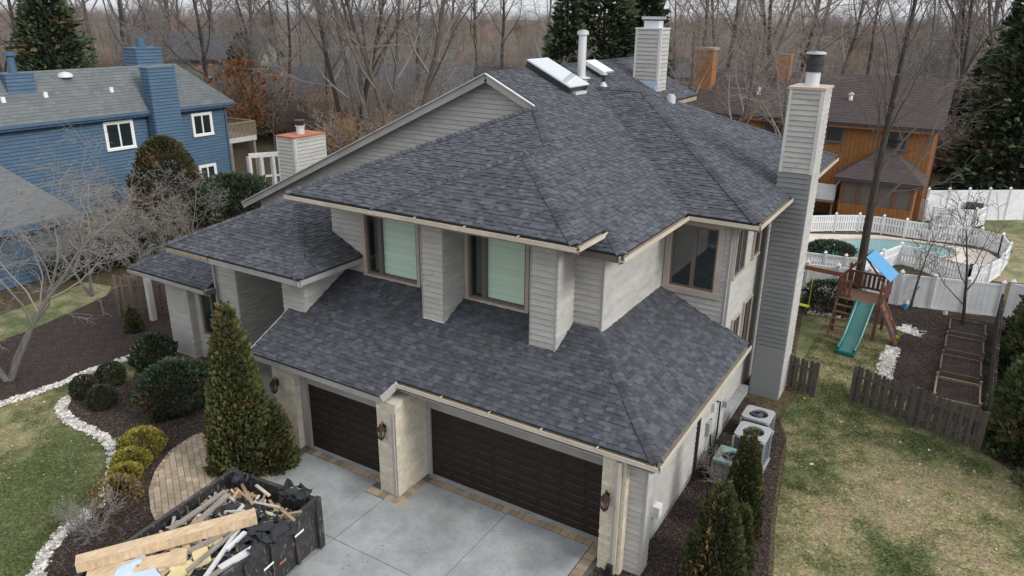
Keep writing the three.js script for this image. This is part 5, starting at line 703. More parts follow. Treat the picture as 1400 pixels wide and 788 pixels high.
// playset
{ const base = G(1171, 452), t = thing('wooden_playset', 'red brown wooden playset with a green slide and blue canopy', 'playset', [base.x, 0, base.z], -0.12), W = 1.5, D = 1.4, yD = 1.45, P = M.playWood;
  for (const sx of [-1, 1]) for (const sz of [-1, 1]) boxPart('post', P, t, sx * W / 2 - 0.05, sx * W / 2 + 0.05, 0, sz < 0 ? 2.5 : 2.35, sz * D / 2 - 0.05, sz * D / 2 + 0.05);
  for (let k = 0; k < 9; k++) boxPart('deck_board', M.playWoodLight, t, -W / 2, W / 2, yD - 0.04, yD, -D / 2 + k * D / 9 + 0.006, -D / 2 + (k + 1) * D / 9 - 0.006);
  for (const [x0, x1, z] of [[-W / 2, W / 2, -D / 2 - 0.06], [-W / 2, -0.25, D / 2 + 0.06]]) { for (const y of [yD + 0.08, yD + 0.66]) boxPart('rail', P, t, x0, x1, y, y + 0.09, z - 0.02, z + 0.02); const n = Math.round((x1 - x0) / 0.17); for (let k = 0; k < n; k++) { const x = lerp(x0, x1, (k + 0.5) / n); boxPart('slat', P, t, x - 0.05, x + 0.05, yD + 0.1, yD + 0.72, z + 0.021, z + 0.04); } }
  for (const sx of [-1, 1]) { for (const y of [yD + 0.08, yD + 0.66]) boxPart('rail', P, t, sx * (W / 2 + 0.06) - 0.02, sx * (W / 2 + 0.06) + 0.02, y, y + 0.09, -D / 2, D / 2); for (let k = 0; k < 7; k++) { const z = lerp(-D / 2, D / 2, (k + 0.5) / 7); boxPart('slat', P, t, sx * (W / 2 + 0.09) - 0.01, sx * (W / 2 + 0.09) + 0.01, yD + 0.1, yD + 0.72, z - 0.05, z + 0.05); } }
  // slide
  { const prof = [[0.74, yD + 0.02], [1.0, yD - 0.05], [1.5, 0.95], [2.0, 0.5], [2.35, 0.26], [2.75, 0.16]], x0 = 0.02, x1 = 0.6, b = mb(), s = mb(); for (let k = 0; k < prof.length - 1; k++) { const [za, ya] = prof[k], [zb, yb] = prof[k + 1]; b.hexa([V3(x0, ya - 0.05, za), V3(x0, yb - 0.05, zb), V3(x1, yb - 0.05, zb), V3(x1, ya - 0.05, za)], [V3(x0, ya, za), V3(x0, yb, zb), V3(x1, yb, zb), V3(x1, ya, za)]); } const sl = b.build('slide', M.slideGreen, t); for (const x of [x0, x1]) mb().tube(prof.map(([z, y]) => V3(x, y + 0.09, z)), 0.055, 8, true).build('slide_rim', M.slideGreen, sl); for (const x of [x0, x1]) { const q = mb(); for (let k = 0; k < prof.length - 1; k++) { const [za, ya] = prof[k], [zb, yb] = prof[k + 1]; q.hexa([V3(x - 0.015, ya - 0.05, za), V3(x - 0.015, yb - 0.05, zb), V3(x + 0.015, yb - 0.05, zb), V3(x + 0.015, ya - 0.05, za)], [V3(x - 0.015, ya + 0.1, za), V3(x - 0.015, yb + 0.1, zb), V3(x + 0.015, yb + 0.1, zb), V3(x + 0.015, ya + 0.1, za)]); } q.build('slide_side', M.slideGreen, sl); } boxPart('slide_foot', M.slideGreen, sl, x0 - 0.04, x1 + 0.04, 0.0, 0.14, 2.55, 2.8); }
  // ladder
  { const a = [-0.62, 0.06], l = mb().beam(V3(-0.72, 0, 1.5), V3(-0.72, yD, 0.72), 0.05, 0.1).build('ladder', P, t); mb().beam(V3(-0.08, 0, 1.5), V3(-0.08, yD, 0.72), 0.05, 0.1).build('ladder_side', P, l); for (let k = 1; k < 6; k++) { const f = k / 6, z = lerp(1.5, 0.72, f), y = yD * f; boxPart('rung', M.playWoodLight, l, -0.7, -0.1, y - 0.02, y + 0.02, z - 0.06, z + 0.06); } }
  // climbing ramp
  { const b = mb().beam(V3(1.55, 0.04, 0.45), V3(0.8, yD, 0.45), 0.62, 0.05, V3(1, 1, 0)).build('climbing_ramp', P, t); for (let k = 0; k < 4; k++) { const f = (k + 0.6) / 4.4, c = V3(lerp(1.55, 0.8, f) + 0.05, yD * f + 0.05, 0.3 + 0.3 * (k % 2)); mb().lathe(c, [[0.07, -0.04], [0.08, 0.0], [0.03, 0.05]], 8).build('climbing_hold', [M.yellow, M.tarpBlue, M.rust, M.slideGreen][k], b); } mb().beam(V3(1.58, 0.06, 0.14), V3(0.84, yD, 0.14), 0.05, 0.1).build('ramp_side', M.playWoodLight, b); mb().beam(V3(1.58, 0.06, 0.76), V3(0.84, yD, 0.76), 0.05, 0.1).build('ramp_side', M.playWoodLight, b); }
  // canopy
  { const b = mb().hexa([V3(0.0, 3.2, -0.65), V3(0.0, 3.2, 0.65), V3(0.98, 2.42, 0.65), V3(0.98, 2.42, -0.65)].reverse(), [V3(0.01, 3.22, -0.65), V3(0.01, 3.22, 0.65), V3(0.99, 2.44, 0.65), V3(0.99, 2.44, -0.65)].reverse()).build('canopy', M.tarpBlue, t); for (const s of [-1, 1]) for (const z of [-0.6, 0.6]) mb().beam(V3(s * 0.78, 2.3, z), V3(0, 3.18, z), 0.05, 0.06).build('canopy_strut', P, b); }
  // swing beam and swings
  const sb = mb().beam(V3(-0.75, 2.15, 0.0), V3(-3.6, 2.15, 0.0), 0.1, 0.16).build('swing_beam', M.cedarDark, t); for (const s of [-1, 1]) mb().beam(V3(-3.5, 2.1, 0), V3(-3.7, 0, s * 0.9), 0.09, 0.09).build('beam_leg', P, t); for (const x of [-2.15, -2.95]) { for (const e of [-0.2, 0.2]) mb().tube([V3(x + e, 2.1, 0), V3(x + e, 0.55, 0)], 0.012, 5).build('swing_chain', M.yellow, sb); boxPart('swing_seat', M.yellow, sb, x - 0.23, x + 0.23, 0.5, 0.55, -0.1, 0.1); } }
{ const p = G(1237, 424), t = thing('garden_ornament', 'small blue and white garden ornament below the fruit tree', 'ornament', [p.x, 0, p.z]); t.scale.setScalar(0.65); mb().lathe(V3(0, 0, 0), [[0.06, 0], [0.1, 0.12], [0.16, 0.2], [0.2, 0.34], [0.14, 0.46]], 12).build('body', M.tarpBlue, t); mb().lathe(V3(0, 0.46, 0), [[0.15, 0], [0.18, 0.1], [0.12, 0.22], [0.02, 0.26]], 12).build('top', M.frameWhite, t); }
{ const p = G(1292, 431), t = thing('garden_ball', 'small pale round ball on the mulch by the white fence', 'ball', [p.x, 0, p.z]); t.scale.setScalar(0.6); mb().lathe(V3(0, 0, 0), [[0.05, 0], [0.14, 0.06], [0.17, 0.16], [0.13, 0.27], [0.03, 0.32]], 12).build('shell', M.frameWhite, t); mb().lathe(V3(0, 0.3, 0), [[0.05, 0], [0.03, 0.05]], 8).build('stem', M.rust, t); }

// ------------------------------------------------------------------ pool yard with white fences
function solidFence(label, pts, h, group) { const t = thing('vinyl_fence', label, 'fence', [0, 0, 0], 0, group); for (let k = 0; k < pts.length; k++) { const p = pts[k]; boxPart('post', M.vinyl, t, p.x - 0.065, p.x + 0.065, 0, h + 0.08, p.z - 0.065, p.z + 0.065); mb().hexa([V3(p.x - 0.09, h + 0.08, p.z + 0.09), V3(p.x + 0.09, h + 0.08, p.z + 0.09), V3(p.x + 0.09, h + 0.08, p.z - 0.09), V3(p.x - 0.09, h + 0.08, p.z - 0.09)], [V3(p.x - 0.01, h + 0.2, p.z + 0.01), V3(p.x + 0.01, h + 0.2, p.z + 0.01), V3(p.x + 0.01, h + 0.2, p.z - 0.01), V3(p.x - 0.01, h + 0.2, p.z - 0.01)]).build('post_cap', M.vinyl, t); if (k) { const q = pts[k - 1], d = p.clone().sub(q).normalize(), n = Math.round(p.distanceTo(q) / 0.2); for (let j = 0; j < n; j++) { const a = q.clone().lerp(p, j / n), b = q.clone().lerp(p, (j + 1) / n), c = a.clone().add(b).multiplyScalar(0.5); c.y = h / 2; mb().obox(c, d, V3(0, 1, 0), V3(0, 1, 0).cross(d).negate(), a.distanceTo(b) - 0.008, h - 0.16, 0.035).build('plank', M.vinyl, t); } for (const y of [0.06, h - 0.06]) mb().beam(q.clone().setY(y), p.clone().setY(y), 0.055, 0.11).build('rail', M.vinyl, t); } } return t; }
const spread = (a, b, n) => Array.from({ length: n + 1 }, (_, k) => a.clone().lerp(b, k / n));
solidFence('tall solid white fence behind the raised beds', spread(G(1098, 402), G(1362, 433), 6), 1.42); solidFence('short solid white fence return beside the evergreens', spread(G(1374, 434), G(1440, 446), 1), 1.5); solidFence('long solid white fence beyond the pool and lawn', spread(G(1262, 302), G(1480, 300), 8), 1.9);
function openFence(label, pts, h, group) {     // white pickets with a mid rail, panels between posts
  const t = thing('pool_fence', label, 'fence', [0, 0, 0], 0, group);
  for (let k = 0; k < pts.length; k++) { const p = pts[k]; boxPart('post', M.vinyl, t, p.x - 0.06, p.x + 0.06, 0, h + 0.12, p.z - 0.06, p.z + 0.06); mb().hexa([V3(p.x - 0.08, h + 0.12, p.z + 0.08), V3(p.x + 0.08, h + 0.12, p.z + 0.08), V3(p.x + 0.08, h + 0.12, p.z - 0.08), V3(p.x - 0.08, h + 0.12, p.z - 0.08)], [V3(p.x - 0.01, h + 0.22, p.z + 0.01), V3(p.x + 0.01, h + 0.22, p.z + 0.01), V3(p.x + 0.01, h + 0.22, p.z - 0.01), V3(p.x - 0.01, h + 0.22, p.z - 0.01)]).build('post_cap', M.vinyl, t);
    if (k) { const q = pts[k - 1], d = p.clone().sub(q).normalize(), L = p.distanceTo(q), n = Math.max(2, Math.round(L / 0.14)); for (const y of [0.1, h * 0.62, h]) mb().beam(q.clone().setY(y), p.clone().setY(y), 0.05, 0.09).build('rail', M.vinyl, t); const b = mb(); for (let j = 0; j < n; j++) { const c = q.clone().lerp(p, (j + 0.5) / n); c.y = h / 2 + 0.04; b.obox(c, d, V3(0, 1, 0), V3(0, 1, 0).cross(d).negate(), 0.108, h - 0.1, 0.02); } b.build('pickets', M.vinyl, t).userData.kind = 'stuff'; } }
  return t;
}
const gp = (l) => l.map(([x, y]) => G(x, y));
openFence('white picket fence along the near side of the pool', gp([[1090, 372], [1124, 376], [1152, 380], [1176, 384], [1203, 372], [1228, 362], [1252, 368], [1285, 382], [1322, 392]]), 1.0); openFence('white picket fence rounding the end of the pool', gp([[1322, 392], [1348, 390], [1366, 378], [1376, 362], [1366, 348]]), 1.0); openFence('white picket fence along the far side of the pool', gp([[1366, 348], [1338, 338], [1305, 334], [1270, 330], [1236, 325], [1205, 320], [1172, 317], [1140, 317], [1104, 318]]), 0.95); openFence('short white picket fence before the grill', gp([[1272, 310], [1300, 312], [1330, 313], [1345, 308]]), 1.1); openFence('white picket gate beside the orange house', gp([[1238, 298], [1262, 304]]), 1.3);
sheet('pool_deck', gp([[1090, 368], [1150, 374], [1200, 366], [1228, 356], [1256, 364], [1300, 380], [1340, 384], [1362, 372], [1370, 358], [1350, 344], [1290, 334], [1200, 322], [1100, 320]]).map((p) => [p.x, p.z]), 0.02, M.poolDeck);
const poolEdge = smoothLine(g2([[1060, 350], [1110, 352], [1160, 354], [1200, 356], [1225, 350], [1255, 352], [1290, 354], [1306, 349], [1302, 342], [1262, 334], [1215, 329], [1170, 328], [1110, 333], [1060, 338]]), 5, true);
{ const o = sheet('pool_water', poolEdge, 0.028, M.water); }
{ const pts = poolEdge.map(([x, z]) => V3(x, 0.03, z)); pts.push(pts[0]); const o = mb().tube(pts, 0.09, 5).build('pool_coping', M.wallTan); tag(o, 'pale stone coping around the pool', 'coping', null, 'structure'); }
{ const p = G(1328, 303), t = thing('grill', 'covered black grill by the white fence', 'grill', [p.x, 0, p.z]); boxPart('cart', M.black, t, -0.4, 0.4, 0, 0.8, -0.3, 0.3); mb().tube([V3(-0.45, 0.9, 0), V3(0.45, 0.9, 0)], 0.3, 12, true).build('lid', M.black, t); }
{ const p = G(1302, 303), t = thing('patio_table', 'low grey round patio table by the white fence', 'table', [p.x, 0, p.z]); mb().lathe(V3(0, 0.68, 0), [[0.68, 0], [0.7, 0.03], [0.68, 0.05]], 20).build('table_top', M.hvacGrey, t); for (let k = 0; k < 4; k++) { const a = k * 1.57 + 0.6; mb().tube([V3(Math.cos(a) * 0.5, 0, Math.sin(a) * 0.5), V3(Math.cos(a) * 0.3, 0.68, Math.sin(a) * 0.3)], 0.03, 6).build('leg', M.hvacDark, t); } }

// ------------------------------------------------------------------ dumpster and the torn-off roof in it
const dX = V3(0.985, 0, -0.10).normalize(), dZ = V3(0.10, 0, 0.985).normalize(), dO = V3(-2.86, 0, 3.98);     // left far corner, across, towards the street
const D = (u, y, v) => dO.clone().addScaledVector(dX, u).addScaledVector(dZ, v).setY(y);
{ const t = thing('dumpster', 'open black roll-off dumpster full of roofing waste on the driveway', 'dumpster'), UY = V3(0, 1, 0), w = 2.5, L = 5.2, h = 1.32, bx = (n, u0, u1, y0, y1, v0, v1, m = M.dumpster) => mb().obox(D((u0 + u1) / 2, (y0 + y1) / 2, (v0 + v1) / 2), dX, UY, dZ, u1 - u0, y1 - y0, v1 - v0).build(n, m, t);
  bx('floor', 0, w, 0.16, 0.24, 0, L); bx('side_wall', 0, 0.06, 0.24, h, 0, L); bx('side_wall', w - 0.06, w, 0.24, h, 0, L); bx('end_wall', 0.06, w - 0.06, 0.24, h, 0, 0.06); bx('end_wall', 0.06, w - 0.06, 0.24, h, L - 0.06, L);
  for (const u of [-0.04, w - 0.06]) bx('top_rail', u, u + 0.1, h, h + 0.09, -0.04, L + 0.04); bx('top_rail', 0.06, w - 0.06, h, h + 0.09, -0.04, 0.06);
  for (let k = 0; k <= 7; k++) { bx('rib', w, w + 0.07, 0.2, h, k * L / 7.2, k * L / 7.2 + 0.09); bx('rib', -0.07, 0, 0.2, h, k * L / 7.2, k * L / 7.2 + 0.09); } for (let k = 1; k < 4; k++) bx('rib', k * w / 4 - 0.04, k * w / 4 + 0.04, 0.2, h, -0.07, 0);
  for (const u of [0.5, 1.9]) bx('skid', u, u + 0.12, 0.03, 0.16, 0, L, M.metalDark); for (const u of [0.35, 2.0]) mb().tube([D(u, 0.12, 0.15), D(u + 0.18, 0.12, 0.15)], 0.09, 12, true).build('roller', M.metalDark, t); bx('corner_post', w - 0.05, w + 0.08, 0.1, h + 0.1, -0.08, 0.08); bx('corner_post', -0.08, 0.05, 0.1, h + 0.1, -0.08, 0.08);
  for (const [v, y] of [[0.55, 0.95], [1.5, 0.8], [2.5, 0.65]]) bx('reflector', w + 0.071, w + 0.075, y, y + 0.05, v, v + 0.28, M.frameWhite); for (const v of [1.15, 2.0]) bx('reflector', w + 0.071, w + 0.075, 0.62, 0.67, v, v + 0.2, M.rust);
}
// the heap: one crumpled bed of torn felt and shingle scraps, then the pieces that can be told apart
{ const b = mb(), nu = 16, nv = 34, hgt = (u, v) => { const c = Math.sin(Math.PI * clamp(u / 2.5, 0, 1)); return 1.06 + 0.3 * c * sstep(0.0, 1.5, v) + 0.16 * (fbm(u * 3 + 4, v * 3, 3) - 0.5) - 0.25 * (1 - sstep(0, 0.6, v)); }; const P = (i, j) => { const u = 0.07 + 2.36 * i / nu, v = 0.07 + 5.0 * j / nv; return D(u, hgt(u, v) + 0.05 * hash2(i * 7, j * 3), v); }; for (let i = 0; i < nu; i++) for (let j = 0; j < nv; j++) { b.poly([P(i, j), P(i, j + 1), P(i + 1, j + 1)]); b.poly([P(i, j), P(i + 1, j + 1), P(i + 1, j)]); } tag(b.build('waste_heap', M.felt), 'crumpled black roofing felt filling the dumpster', 'debris', null, 'stuff');
  const r = rng(99), pg = chipGeo, geo = new THREE.BoxGeometry(1, 0.12, 0.55); scatter('shingle_scraps', 'torn shingle, paper and foam scraps strewn over the dumpster heap', 'debris', geo, M.chip, 1100, () => { const u = 0.1 + 2.3 * r(), v = 0.1 + 4.9 * r(); return { p: D(u, hgt(u, v) + 0.06 + 0.05 * r(), v), ry: r() * 6.3, rx: (r() - 0.5) * 1.2, rz: (r() - 0.5) * 1.2, s: 0.05 + 0.13 * r() * r() + 0.03, k: r(), q: r() }; }, (q) => (q.k < 0.52 ? [0.03 + 0.03 * q.q, 0.032 + 0.03 * q.q, 0.04 + 0.03 * q.q] : q.k < 0.66 ? [0.5, 0.5, 0.5] : q.k < 0.8 ? [0.5 * (0.6 + 0.4 * q.q), 0.34, 0.19] : q.k < 0.9 ? [0.58, 0.48, 0.25] : [0.3, 0.16, 0.1]));
  { const q = rng(123), sg = new THREE.BoxGeometry(1, 0.09, 0.13); scatter('splintered_sticks', 'splintered laths and sticks mixed into the dumpster heap', 'debris', sg, M.chip, 150, () => { const u = 0.2 + 2.1 * q(), v = 0.2 + 4.7 * q(); return { p: D(u, hgt(u, v) + 0.08 + 0.06 * q(), v), ry: q() * 6.3, rx: (q() - 0.5) * 0.6, rz: (q() - 0.5) * 0.8, s: 0.15 + 0.35 * q(), k: q() }; }, (e) => (e.k < 0.4 ? [0.30, 0.26, 0.22] : e.k < 0.75 ? [0.44, 0.30, 0.17] : [0.5, 0.48, 0.45])); }
  const plank = (name, label, cat, a, c, w, h, m, group, end) => { const t = mb().beam(a, c, w, h).build(name, m); tag(t, label, cat, group); return t; };
  const A = (px, py, y) => G(px, py, y);
  // the big tan beam across the top
  { const a = A(104, 772, 1.62), c = A(350, 706, 1.66), t = thing('boxed_beam', 'long new tan boxed beam lying across the dumpster', 'beam'); const d = c.clone().sub(a), n = d.clone().normalize(), sd = V3(0, 1, 0).cross(n).normalize(); mb().beam(a, c, 0.25, 0.2).build('core', M.lumberNew, t); for (const s of [-1, 1]) mb().beam(a.clone().addScaledVector(sd, s * 0.131), c.clone().addScaledVector(sd, s * 0.131), 0.012, 0.22).build('side_board', M.lumberNew, t); }
  { const a = A(118, 790, 1.45), c = A(255, 762, 1.5); tag(mb().beam(a, c, 0.4, 0.1).build('board', M.lumberNew), 'short wide tan board under the long boxed beam', 'board'); }
  { const a = A(160, 790, 1.52), c = A(205, 762, 1.5), t = mb(); const q = [A(168, 779, 1.46), A(198, 788, 1.46), A(214, 800, 1.5), A(160, 800, 1.5)], n = 6; const g = (i, j) => { const u = i / n, v = j / n; return A(lerp(lerp(162, 196, u), lerp(150, 222, u), v), lerp(lerp(776, 758, u), lerp(800, 792, u), v), 1.5).add(V3(0, 0.05 * fbm(i * 0.9, j * 0.9, 2), 0)); }; for (let i = 0; i < n; i++) for (let j = 0; j < n; j++) t.poly([g(i, j), g(i, j + 1), g(i + 1, j + 1), g(i + 1, j)]); tag(t.build('paper_sheet', M.paperBlue), 'pale blue crumpled sheet below the boxed beam', 'sheet'); }
  const grey = [[[232, 725], [308, 672], 1.42, 1.5, 0.12, 'grey weathered fascia board sticking out over the dumpster side'], [[262, 722], [312, 676], 1.46, 1.52, 0.14, 'grey board next to the one sticking out over the side'], [[215, 775], [322, 722], 1.5, 1.52, 0.1, 'long thin grey gutter strip below the boxed beam'], [[255, 782], [322, 726], 1.48, 1.52, 0.08, 'grey strip crossing the yellow foam pieces'], [[280, 790], [326, 724], 1.5, 1.5, 0.08, 'narrow pale strip lying next to the crossing grey strip'], [[300, 778], [350, 748], 1.42, 1.44, 0.16, 'pale grey metal trim by the dumpster edge'], [[270, 800], [345, 752], 1.42, 1.42, 0.1, 'dark grey trim along the dumpster edge'], [[310, 752], [335, 728], 1.5, 1.55, 0.09, 'short white trim offcut standing on the felt']];
  for (const [p, q, y0, y1, w, lab] of grey) tag(mb().beam(A(p[0], p[1], y0), A(q[0], q[1], y1), w, 0.05).build('trim_board', lab.includes('white') ? M.galv : lab.includes('pale') ? M.trimPale : M.lumberGrey), lab, 'board', 'old trim boards in the dumpster');
  const foam = [[240, 750, 'square yellow foam piece beside the grey strips'], [262, 748, 'yellow foam piece touching the boxed beam'], [228, 772, 'yellow foam piece next to the blue sheet'], [250, 776, 'yellow foam piece under the long gutter strip'], [275, 762, 'yellow foam block in the middle of the heap'], [238, 790, 'broken yellow foam piece low on the heap'], [290, 742, 'small yellow foam piece below the beam end']];
  foam.forEach(([x, y, lab], k) => { const p = A(x, y, 1.44), t = k * 0.9; tag(mb().obox(p, V3(Math.cos(t), 0.12, Math.sin(t)).normalize(), V3(-0.12 * Math.cos(t), 1, -0.1).normalize(), V3(-Math.sin(t), 0.05, Math.cos(t)).normalize(), 0.42, 0.06, 0.3).build('foam_board', M.foam), lab, 'foam', 'foam pieces in the dumpster'); });
  const bits = [[[330, 662], [345, 690], 'splintered tan lath near the far wall'], [[322, 668], [340, 684], 'short splintered lath beside the far corner'], [[350, 664], [368, 678], 'pale stick leaning on the far wall'], [[338, 686], [382, 694], 'pinkish brown board on the felt'], [[325, 688], [372, 704], 'cream coloured trim board before the pinkish one'], [[378, 692], [402, 712], 'broken orange brown lath by the near rail'], [[385, 705], [412, 700], 'splintered orange lath lying across the felt']];
  bits.forEach(([p, q, lab], k) => tag(mb().beam(A(p[0], p[1], 1.34), A(q[0], q[1], 1.42), 0.07, 0.035).build('wood_scrap', k === 4 || k === 2 ? M.gutter : k === 3 ? M.trim : M.lumberOld), lab, 'wood', 'broken wood in the dumpster'));
  // torn felt flaps
  const flap = (lab, c, n, wd, amp, s) => { const t = mb(), q = (i, j) => { const [x, y, h] = c, u = i / n - 0.5, v = j / n - 0.5; return A(x, y, h).add(V3(u * wd + 0.05 * hash2(i, j + s), amp * fbm(i * 1.1 + s, j * 1.1, 2) - amp * 0.4, v * wd * 0.8 + 0.05 * hash2(i + s, j))); }; for (let i = 0; i < n; i++) for (let j = 0; j < n; j++) if (hash2(i + s, j) > 0.12) { t.poly([q(i, j), q(i, j + 1), q(i + 1, j + 1)]); t.poly([q(i, j), q(i + 1, j + 1), q(i + 1, j)]); } const o = t.build('felt_flap', s % 2 ? M.black : M.felt); tag(o, lab, 'felt', 'felt flaps in the dumpster'); };
  flap('torn black felt flap hanging over the far rail', [400, 672, 1.5], 6, 0.7, 0.35, 3); flap('torn black felt flap beside the near rail', [372, 725, 1.45], 7, 0.9, 0.35, 4); flap('folded felt flap in the middle of the heap', [330, 700, 1.42], 7, 0.9, 0.3, 5); flap('rolled black felt standing at the far corner', [330, 655, 1.5], 5, 0.45, 0.4, 7); flap('torn felt flap with ragged edge near the grey trim', [348, 742, 1.45], 6, 0.7, 0.3, 8); }

// ------------------------------------------------------------------ neighbouring houses
function farWindow(parent, c, U, w, h, cols = 2, o = {}) { return windowUnit(c.clone().addScaledVector(U, -w / 2).setY(c.y - h / 2), U, w, h, { parent, proud: true, trim: o.trim ?? 0.14, trimMat: o.trimMat || M.frameWhite, frame: o.frame || M.frameWhite, fw: 0.05, cols: cols === 1 ? [0, 1] : [0, 0.5, 1], glass: o.glass || M.glassDark }); }
function lapStuff(parent, O, U, polys, m, back, h) { facePlane(polys, O, U, V3(0, 1, 0), 0.1, back || m, 'wall', parent); const b = mb(); for (const p of courses(O, U, V3(0, 1, 0), polys, { h: h || 0.2, tb: 0.05, tt: 0.004, gap: 0.03, color: () => [1, 1, 1], min: 0.01 })) b.append(p.b); b.build('siding', m, parent).userData.kind = 'stuff'; }
function farRoof(parent, faces, m, name = 'roof') { const b = mb(); for (const f of faces) { const n = f[1].clone().sub(f[0]).cross(f[2].clone().sub(f[0])); const q = n.y < 0 ? f.slice().reverse() : f, dn = q.map((p) => p.clone().add(V3(0, -0.18, 0))); b.hexa(dn, q); } const rf = b.build(name, m, parent), sh = mb(); faces.forEach((f, k) => { const n0 = f[1].clone().sub(f[0]).cross(f[2].clone().sub(f[0])), q = n0.y < 0 ? f.slice().reverse() : f; const n = n0.y < 0 ? n0.negate().normalize() : n0.normalize(), U = V3(0, 1, 0).cross(n).normalize(), Vv = n.clone().cross(U), O = q[0].clone().addScaledVector(n, 0.002), uv = q.map((p) => { const d = p.clone().sub(O); return [d.dot(U), d.dot(Vv)]; }); for (const p of courses(O, U, Vv, [uv], { h: 0.2, tab: [0.28, 0.6], tb: 0.02, tt: 0.003, color: (r) => mono(0.9 + 0.2 * r()), seed: k + 51, min: 0.008 })) sh.append(p.b); }); sh.build('shingles', m, rf).userData.kind = 'stuff'; return rf; }
{ // blue house: its long wall faces +X at x = bx
  const t = thing('blue_house', 'blue lap sided two storey house with grey green roof', 'house'), ey = 5.7, E0 = G(320, 139, ey), bx = E0.x - 0.45, z0 = E0.z + 0.45, z1 = 8, xb = bx - 11;
  lapStuff(t, V3(bx, 0, 0), UZ, [rect(-z1, -z0, 0, ey)], M.blueSiding, M.blueSiding, 0.2); boxPart('wall', M.blueSiding, t, xb, bx - 0.12, 0, ey, z0, z1);
  const rx = G(239, 87, 8.3), ry = 8.3, e = E0.x, X2 = xb - 0.5, zz = z1 + 0.5; const bw = bx + 9.6; { lapStuff(t, V3(bw, 0, 0), UZ, [rect(-9, 4.3, 0, 2.8)], M.blueSiding, M.blueSiding, 0.2); boxPart('wall', M.blueSiding, t, bx + 0.05, bw - 0.13, 0, 2.7, -4.3, 9); farRoof(t, [[V3(bw + 0.5, 2.75, -4.8), V3(bw + 0.5, 2.75, 9.5), V3(bx + 0.1, 5.0, 9.5), V3(bx + 0.1, 5.0, -4.8)]], M.roofGreen, 'wing_roof'); boxPart('fascia', M.blueSiding, t, bw + 0.48, bw + 0.53, 2.45, 2.72, -4.8, 9.5); }
  farRoof(t, [[V3(e, ey, E0.z), V3(rx.x, ry, rx.z), V3(rx.x, ry, 4), V3(e, ey, zz)], [V3(X2, ey, E0.z), V3(rx.x, ry, rx.z), V3(rx.x, ry, 4), V3(X2, ey, zz)], [V3(e, ey, E0.z), V3(X2, ey, E0.z), V3(rx.x, ry, rx.z)], [V3(e, ey, zz), V3(X2, ey, zz), V3(rx.x, ry, 4)]], M.roofGreen);
  boxPart('fascia', M.blueSiding, t, e - 0.04, e + 0.02, ey - 0.3, ey - 0.02, E0.z, zz); boxPart('gutter', M.blueSiding, t, e + 0.02, e + 0.14, ey - 0.16, ey - 0.04, E0.z, zz);
  const box3 = (n, lab, x0, x1, za, zb, y0, y1) => { const c = new THREE.Group(); c.name = n; t.add(c); if (lab) c.userData.label = lab; lapStuff(c, V3(x1, 0, 0), UZ, [rect(-za, -zb, y0, y1)], M.blueSiding, M.blueSiding, 0.2); lapStuff(c, V3(0, 0, za), UX, [rect(x0, x1, y0, y1)], M.blueSiding, M.blueSiding, 0.2); boxPart('core', M.blueSiding, c, x0, x1 - 0.12, y0, y1 + 0.001, zb, za - 0.12); boxPart('chimney_cap', M.blueSiding, c, x0 - 0.05, x1 + 0.05, y1, y1 + 0.1, zb - 0.05, za + 0.05); return c; };
  const cA = atX(201, 95, bx + 0.9), cB = atX(238, 93, bx + 0.9); box3('chimney_chase', 'tall blue chimney chase rising from the ground', bx + 0.14, bx + 0.9, cA.z, cB.z, 0, cA.y);
  { const q = atX(6, 104, bx - 0.6), q2 = atX(46, 104, bx - 0.6), c = box3('chimney_chase', 'blue chimney chase with a round flue over the eave', bx - 1.8, bx - 0.6, q.z, q2.z, 5, q.y); mb().lathe(V3(bx - 1.2, q.y + 0.1, (q.z + q2.z) / 2), [[0.2, 0], [0.2, 0.9], [0.34, 0.92], [0.34, 1.05], [0.05, 1.12]], 12).build('flue', M.blueSiding, c); }
  { const q = atX(185, 68, rx.x - 0.5), q2 = atX(220, 68, rx.x - 0.5), c = box3('chimney_chase', 'blue chimney on the ridge', rx.x - 1.9, rx.x - 0.5, q.z, q2.z, 7, q.y); mb().lathe(V3(rx.x - 1.2, q.y + 0.1, (q.z + q2.z) / 2), [[0.3, 0], [0.3, 0.5], [0.2, 0.6]], 10).build('flue', M.blueSiding, c); }
  const win = (px, py, w, h, cols) => { const p = atX(px, py, bx + 0.03); farWindow(t, p, UZ, w, h, cols); }; win(163, 185, 1.9, 1.75); win(276, 170, 1.6, 1.55); win(284, 238, 1.4, 1.35);
  { const n = V3(ry - ey, e - rx.x, 0).normalize(), on = (px, py) => { const d = pixelRay(px, py), c = camera.position, k = n.dot(V3(e, ey, 0).sub(c)) / n.dot(d); return c.clone().addScaledVector(d, k); }; mb().lathe(on(88, 103), [[0.42, -0.1], [0.42, 0.06], [0.3, 0.16], [0.05, 0.2]], 14).build('roof_vent', M.frameWhite, t); for (const [px, py] of [[62, 131], [152, 124], [4, 138]]) mb().lathe(on(px, py), [[0.14, -0.1], [0.12, 0.2]], 8).build('vent_pipe', M.frameWhite, t); }
  // white porch at the near end of the block
  boxPart('downspout', M.blueSiding, t, bx + 0.02, bx + 0.12, 0, ey, z0 + 0.1, z0 + 0.2);
